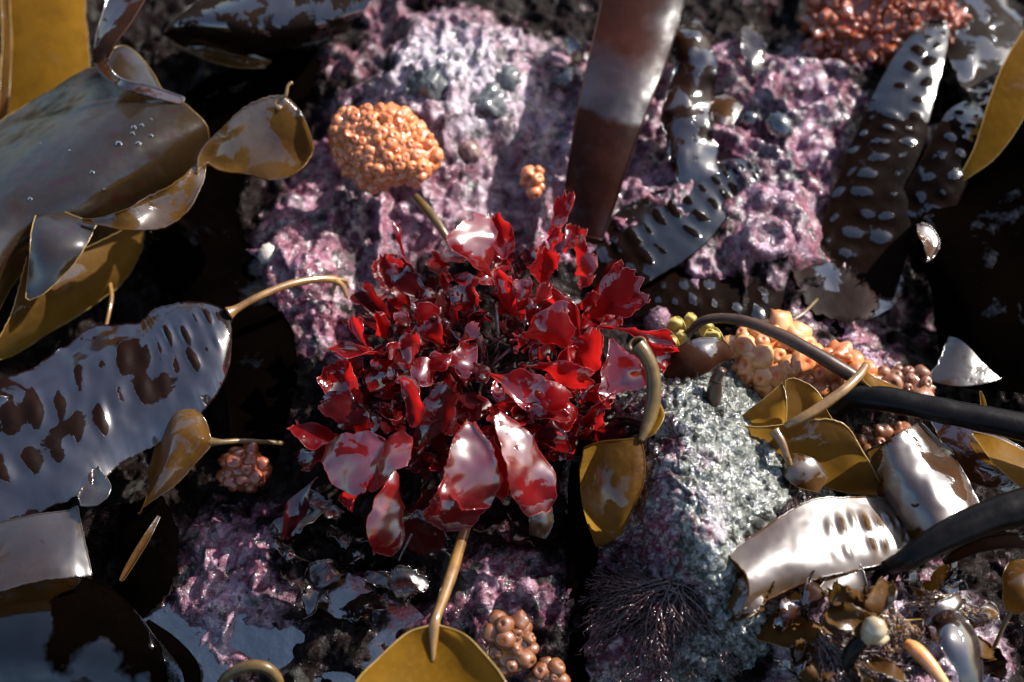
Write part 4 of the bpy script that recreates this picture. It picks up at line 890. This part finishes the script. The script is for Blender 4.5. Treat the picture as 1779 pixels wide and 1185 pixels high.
clump((1352, 630), 4, 80, 60, 42, 46, 20, ORANGE_BR, 'bright sunlit orange tunicate clump under the arching brown stalk', seed=5, rot=-.45, dimp=.3)
clump((1450, 655), 4, 62, 44, 36, 24, 20, ORANGE, 'deep orange tunicate clump between arching stalk and folded tan blade', seed=6, rot=-.4)
clump((888, 1122), -2, 40, 56, 26, 17, 17, ORANGE_DK, 'brownish orange bunch of round tunicates beside the yellow kelp blade', seed=8, dimp=.5)
clump((952, 1172), -12, 28, 24, 16, 8, 13, ORANGE_DK, 'dim brown tunicate cluster low beside the brownish orange bunch', seed=9)
clump((926, 312), 6, 16, 24, 14, 6, 12, ORANGE, 'tiny orange tunicate pair on the purple rock by the thick strap', seed=11)
clump((1560, 672), -2, 58, 36, 26, 24, 14, ORANGE_DK, 'brown orange tunicate patch beyond the bent black stalk', seed=12)
clump((1540, 778), -8, 60, 40, 24, 18, 15, ORANGE_DK, 'shaded rust tunicate patch under the bent black stalk', seed=14)
clump((1525, 45), -4, 140, 88, 40, 290, 10, RUST, 'large rust red frilly sponge above the blistered blade', name='sponge', cat='sponge', seed=15, dimp=0)
clump((424, 812), -16, 42, 38, 30, 16, 14, RUST, 'rounded glossy rust sponge at the end of the small blade stalk', name='sponge', cat='sponge', seed=16, dimp=.2)

# ------------------------------------------------------------------ feathery dark weed
def feather(name, root, count, length, label, spread, seed, zroot, fall, mat=None):
    t = thing(name, P(*root, zroot - 6), label, 'feathery weed'); r = random.Random(seed)
    for i in range(count):
        a = r.uniform(*spread); ln = length * r.uniform(.55, 1.1); curve = r.uniform(-1.8, 1.8); g = Geo()
        pts = []; x, y = root[0] + r.uniform(-14, 14), root[1] + r.uniform(-10, 10); z = zroot + r.uniform(0, 8); n = 12
        zz = r.uniform(.2, 1.0)
        for k in range(n):
            f = k / (n - 1); pts.append(P(x, y, z + 6 * zz * math.sin(math.pi * min(1, f * 1.3)) - fall * f * r.uniform(.9, 1.1)))
            x += ln / n * math.cos(a); y += ln / n * math.sin(a); a += curve / n + r.uniform(-.18, .18)
        pts = np.array([tuple(p) for p in pts])
        sweep(g, pts, np.linspace(.0006, .00018, n), 4)
        for k in range(2, n - 1):
            for side in (-1, 1):
                if r.random() < .15: continue
                d = pts[k + 1] - pts[k]; l = np.linalg.norm(d); d = d / l
                o = np.cross(d, [0, -.5, .85]) * side; bl = ln * MMPX * r.uniform(.12, .26) * (1 - .5 * k / n)
                br = np.array([pts[k] + bl * (f * d * .85 + f * o * .55 - f * f * o * .2) + np.array([0, 0, r.uniform(-.001, .001)]) for f in np.linspace(0, 1, 5)])
                sweep(g, br, np.linspace(.00042, .00014, 5), 3)
                for kk in (2, 3):
                    e = br[kk]; tw = np.array([e + bl * .38 * f * (d + o * r.uniform(-.4, .8)) for f in np.linspace(0, 1, 4)])
                    sweep(g, tw, np.linspace(.0003, .0001, 4), 3)
        link('frond', g.mesh('frond', mat or FILA), t)
    return t
feather('feathery_weed', (1170, 1015), 110, 205, 'dark feathery weed spreading like hair down the shaded flank of the boulder', (-.1, 3.4), 3, 9, 24)
feather('feathery_weed', (1375, 905), 26, 70, 'small dark hairy tuft above the white blistered blade', (-2.9, 2.6), 5, 14, 6)
feather('feathery_weed', (1430, 1110), 22, 170, 'thin wiry dark weed trailing over the small tan flap', (.2, 1.3), 7, 14, 14)
feather('feathery_weed', (1540, 1050), 26, 110, 'brown bristly weed hanging from the clawed black stalk', (.9, 2.3), 9, 16, 10, FILA_TAN)
feather('feathery_weed', (1450, 1180), 40, 120, 'golden brown wiry weed matting the pink rock at the foot of the leaning stub', (3.2, 6.2), 12, 4, 4, FILA_TAN)
feather('feathery_weed', (1640, 1040), 30, 90, 'bristly brown weed fringing the pink rock under the black stalk', (.2, 3.0), 13, 4, 6, FILA_TAN)
feather('feathery_weed', (1560, 1160), 34, 90, 'dark bristly weed around the orange sponge finger', (-.5, 3.6), 10, 8, 6)

# ------------------------------------------------------------------ shells, stones and scraps
def limpet(px, py, dz, r_px, mat, label, name='limpet', cat='limpet', h=.7, ring=False, sx=1.0, seed=0):
    z = G0(px, py, dz); c = P(px, py, z); s = px_size(c) * r_px; n = 28
    prof = [(1.02, -.35), (1.0, 0), (.86, .28), (.66, .5), (.42, .66), (.2, .75), (.02, .78)]
    if ring: prof = [(1.1, -.4), (1.0, .1), (.84, .38), (.66, .42), (.55, .25), (.45, .02), (.2, -.05), (.02, .0)]
    a = np.linspace(0, 2 * math.pi, n, endpoint=False); V = []
    for r, q in prof:
        rr = r * (1 + .07 * np.cos(a * 9 + seed) * (r > .3) + .08 * np.cos(a * 2 + seed))
        V.append(np.stack([rr * np.cos(a) * sx, rr * np.sin(a), np.full(n, q * h)], -1))
    V = np.array(V)
    if mat is STONE: V = V * (1 + .35 * fbm(V * 1.8 + seed, 3, int(px)))[..., None] if False else V * (1 + .5 * fbm(V * 1.7 + px * .01, 3, int(px)))[..., None]
    V = V * s
    M = np.array(Matrix.Rotation(R(18), 3, 'X') @ Matrix.Rotation(seed * .7, 3, 'Z'))
    V = V @ M.T
    at_ = {'crust': np.full(V.size // 3, .95), 'pale': np.full(V.size // 3, .2)} if mat is ROCK else None
    o = link(name, mesh_np(name, V.reshape(-1, 3), grid_quads(len(prof), n, True), at_, mats=[mat])); o.location = c
    return tag(o, label, cat)
limpet(1304, 206, 2, 17, SHELL_DARK, 'small black glossy snail bead on pink crust', 'snail', 'snail', .9)
limpet(1354, 218, 2, 30, SHELL_DARK, 'larger black glossy oval snail on pink crust', 'snail', 'snail', .8, sx=.75, seed=.4)
limpet(915, 1020, 3, 19, ROCK, 'pink cone limpet on the dark maroon rock', h=1.0)
limpet(1218, 462, 2, 24, ROCK, 'pink crusted barnacle ring with a dark mouth', 'barnacle', 'barnacle', .8, True)
limpet(1335, 412, 2, 40, ROCK, 'wide pink crusted barnacle with a hollow centre', 'barnacle', 'barnacle', .6, True, seed=1)
limpet(815, 262, 3, 20, plain_material('banded_snail', (.10, .03, .025), (.42, .30, .26), 120), 'brown and white rounded snail on the pale rock', 'snail', 'snail', 1.1)
limpet(743, 148, 2, 34, STONE, 'grey pebble wedged in the pale pink rock', 'pebble', 'pebble', .8)
limpet(842, 178, 1, 36, STONE, 'dark grey flat stone set in the pale rock', 'pebble', 'pebble', .5, seed=2)
limpet(880, 135, 1, 24, STONE, 'small blue grey stone chip on the pale rock', 'pebble', 'pebble', .5, seed=3)
limpet(1145, 555, 4, 26, ROCK, 'lilac knob of coralline crust touching the red alga', 'crust_knob', 'crust', 1.1, seed=4)
limpet(1242, 845, 38, 20, SHELL_PALE, 'pale blob of jelly on the sunny flank of the boulder', 'jelly_blob', 'jelly', .8, seed=5)
limpet(465, 440, 2, 18, SHELL_PALE, 'whitish small shell on the purple ledge', seed=6)
t = thing('yellow_weed', P(1205, 575, -6), 'pale yellow lobed weed at the foot of the arching stalk', 'weed')
for k, (x, y, w) in enumerate([(1180, 568, 28), (1205, 560, 24), (1232, 572, 30), (1190, 590, 26), (1246, 590, 28), (1172, 600, 22)]):
    z0 = 2
    strap('lobe', [(x, y + 18, z0, 6), (x - 4, y + 4, z0 + 8, w, 3, 2), (x - 6, y - 8, z0 + 12, w * .8, 3, 2), (x - 6, y - 16, z0 + 12, 6)], YELLOW, t, nu=20, nv=12, rag=.08)
t = thing('kelp', P(750, 370, -6), 'thin olive kelp stalk leaning between orange cushion and red alga', 'kelp stalk')
tube('stalk', [(722, 342, 6, 14), (745, 368, 12, 16), (765, 395, 12, 15), (785, 425, 8, 12)], STIPE_OLIVE, t, n=24)

# ------------------------------------------------------------------ added shade strip and sheets, scraps and grit
t = thing('kelp', P(1015, 950, -30), 'dark strip added as the shadow down the left side of the boulder', 'kelp')  # blackish strip added where the boulder's shadow band falls
strap('blade', [(1030, 768, 26, 50), (1022, 830, 20, 70, 6, 3), (1016, 900, 10, 62, 6, 3), (1008, 990, -2, 48, 5, 2), (1004, 1080, -12, 42, 4, 2), (1000, 1200, -22, 40)], KELP_SHADE_BLACK, t, nu=70, nv=20, ruffle=1.0)  # the added shadow strip
for label, spine, mat_ in (  # the blackish sheets are added to put shade into the left gaps
        ('blackish sheet added as shade in the gap between spotted blade and purple ledge', [(345, 240, -12, 150), (340, 330, -15, 160, 0, 3), (345, 430, -18, 180, 0, 3), (405, 550, -19, 180, 0, 3), (455, 660, -21, 140, 0, 3), (440, 790, -26, 90)], KELP_SHADE_BLACK),
        ('blackish sheet added as shade in the gap behind the hooked strap', [(560, 110, -14, 60), (500, 130, -8, 110, 0, 3), (430, 160, -8, 130, 0, 3), (350, 210, -12, 110)], KELP_SHADE_BLACK),
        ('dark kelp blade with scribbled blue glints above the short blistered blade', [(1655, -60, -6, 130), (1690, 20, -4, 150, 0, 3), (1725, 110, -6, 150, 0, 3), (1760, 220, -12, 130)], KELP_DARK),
        ('blackish sheet added as shade under the small two toned blade', [(240, 870, -18, 90), (255, 930, -18, 120, 0, 2), (250, 1000, -20, 110, 0, 2), (215, 1060, -26, 70)], KELP_SHADE_BLACK)):
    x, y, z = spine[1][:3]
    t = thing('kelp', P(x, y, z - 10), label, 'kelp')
    strap('blade', spine, mat_, t, nu=90, nv=30, ruffle=2.2, rag=.10, ragf=50)  # the dark kelp blade and the added shade sheets
rs = random.Random(23)
def scrap(x, y, w, m, label, group, dz, l, tl):
    z = G0(x, y, dz); a = rs.uniform(0, 6.28); ca, sa = math.cos(a) * l, math.sin(a) * l
    t = thing('weed_scrap', P(x, y, z - dz), label, 'weed', group)
    strap('blade', [(x - ca, y - sa, z - 3, w * .3), (x - .4 * ca, y - .4 * sa, z + 3, w * .7, rs.uniform(-tl, tl), .2),
                    (x + .3 * ca, y + .3 * sa, z + 3, w * .8, rs.uniform(-tl, tl), .2), (x + ca, y + sa, z - 2, w * .4)], m, t, nu=26, nv=18, ruffle=4.0, rscale=60, rag=.24, ragf=44)
DIM = 'torn weed scraps in the shaded hollows'
for x, y, w, m, where in [(520, 905, 60, KELP_GREY, 'under the dangling dark red blade'), (560, 880, 40, KELP_GREY, 'tucked under the heart shaped red blade'), (600, 930, 44, KELP_GREY, 'below the long red tip blade'),
        (560, 1000, 60, KELP_GREY, 'above the tide pool'), (690, 1010, 66, KELP_GREY, 'next to the pale stalk of the mustard blade'), (620, 960, 36, KELP_DARK, 'between red tip blade and pool'),
        (545, 1040, 50, KELP_GREY, 'at the rim of the tide pool'), (500, 960, 40, KELP_DARK, 'by the pink patch near the pool'), (640, 1060, 40, KELP_DARK, 'above the margin of the mustard blade'),
        (480, 125, 34, KELP_GREY, 'behind the hooked tip'), (440, 180, 30, KELP_GREY, 'above the spoon shaped bowl'), (1310, 90, 62, KELP_GREY, 'square cornered, beside the rust sponge'),
        (1000, 95, 34, KELP_DARK, 'touching the thick red brown strap'), (985, 130, 30, KELP_GREY, 'between pale rock and thick strap')]:
    scrap(x, y, w, m, 'torn blue grey weed scrap ' + where, DIM, 5, w * .8, 4)
LITG = 'torn weed scraps in the sunny tangle'
for x, y, w, m, lab in [(1480, 1075, 50, KELP_PALE, 'white shining weed scrap against the pale bulb'), (1520, 1050, 44, KELP_PALE, 'white weed scrap over the bristly weed'), (1450, 1060, 30, KELP_TAN, 'little tan weed scrap by the torn white end'),
        (1580, 1000, 34, KELP_WHITE, 'white weed scrap under the clawed holdfast'), (1660, 1010, 40, KELP_SPOT, 'tan weed scrap below the thin curved strap'), (1700, 1075, 34, KELP_BOWL, 'tan weed scrap beside the wrinkled scrap stalk'),
        (1420, 1170, 44, KELP_PALE, 'white weed scrap at the foot of the leaning stub'), (1390, 1150, 40, KELP_SPOT, 'tan weed scrap under the wiry trailing weed'), (1560, 1085, 30, KELP_GOLD, 'golden weed scrap above the orange finger'),
        (1620, 1020, 26, KELP_GOLD, 'golden weed speck by the black stalk'), (1500, 1170, 40, KELP_BOWL, 'tan weed scrap between leaning stub and orange finger'), (1720, 1150, 50, KELP_BLISTER, 'blackish weed scrap with silver dots'),
        (1410, 1040, 40, KELP_BROWN, 'red brown weed scrap under the white rag'), (1600, 1060, 40, KELP_BROWN, 'red brown weed scrap above the mottled leaf'), (1640, 1060, 34, KELP_WHITE, 'white weed scrap touching the mottled leaf'), (1370, 1060, 36, KELP_BROWN, 'red brown weed scrap at the small tan flap'), (1300, 1052, 40, KELP_PALE, 'pale glaring weed scrap under the white rag end'), (1505, 1068, 36, KELP_PALE, 'pale weed scrap just above the pale bulb'), (1462, 1042, 34, KELP_PALE, 'pale weed scrap hanging from the torn white end'), (1690, 1120, 34, KELP_PALE, 'pale weed scrap lying on the mottled leaf'), (1545, 1165, 34, KELP_PALE, 'pale weed scrap in the bristly weed by the orange finger')]:
    scrap(x, y, w * 1.35, m, lab, LITG, 24 if m in (KELP_PALE, KELP_WHITE) else 15, w * rs.uniform(.7, 1.1), 8)
# water beads standing on the broad grey blade
bpy.context.view_layer.update()
dg = bpy.context.evaluated_depsgraph_get()
m_, nt_, b_ = new_mat('water_bead'); b_.inputs['Base Color'].default_value = (.9, .93, .95, 1); b_.inputs['Transmission Weight'].default_value = 1; b_.inputs['Roughness'].default_value = .02; b_.inputs['IOR'].default_value = 1.33
bead = None
for x, y, r in [(232, 222, 5), (206, 250, 6), (230, 232, 4), (246, 218, 4), (240, 250, 5), (160, 300, 4), (262, 236, 4), (52, 346, 4), (70, 250, 3), (120, 262, 3), (180, 330, 3), (262, 208, 3)]:
    d = (P(x, y, 0) - CAM).normalized(); ok, loc, nrm, _, ob, _ = scene.ray_cast(dg, CAM, d)
    if not ok: continue
    if bead is None:
        a = np.linspace(0, 2 * math.pi, 12, endpoint=False)
        V = np.array([np.stack([q * np.cos(a), q * np.sin(a), np.full(12, h)], -1) for q, h in ((1, -.2), (1, .1), (.85, .42), (.55, .64), (.02, .74))])
        bead = mesh_np('water_bead', V.reshape(-1, 3), grid_quads(5, 12, True), mats=[m_])
    if nrm.dot(d) > 0: nrm = -nrm
    o = bpy.data.objects.new('water_bead', bead); COL.objects.link(o); o.location = loc; o.scale = (r * MMPX,) * 3; o.rotation_euler = nrm.to_track_quat('Z', 'Y').to_euler()
    tag(o, 'clear water bead standing on the broad grey kelp blade', 'water bead', 'water beads on the broad grey blade')
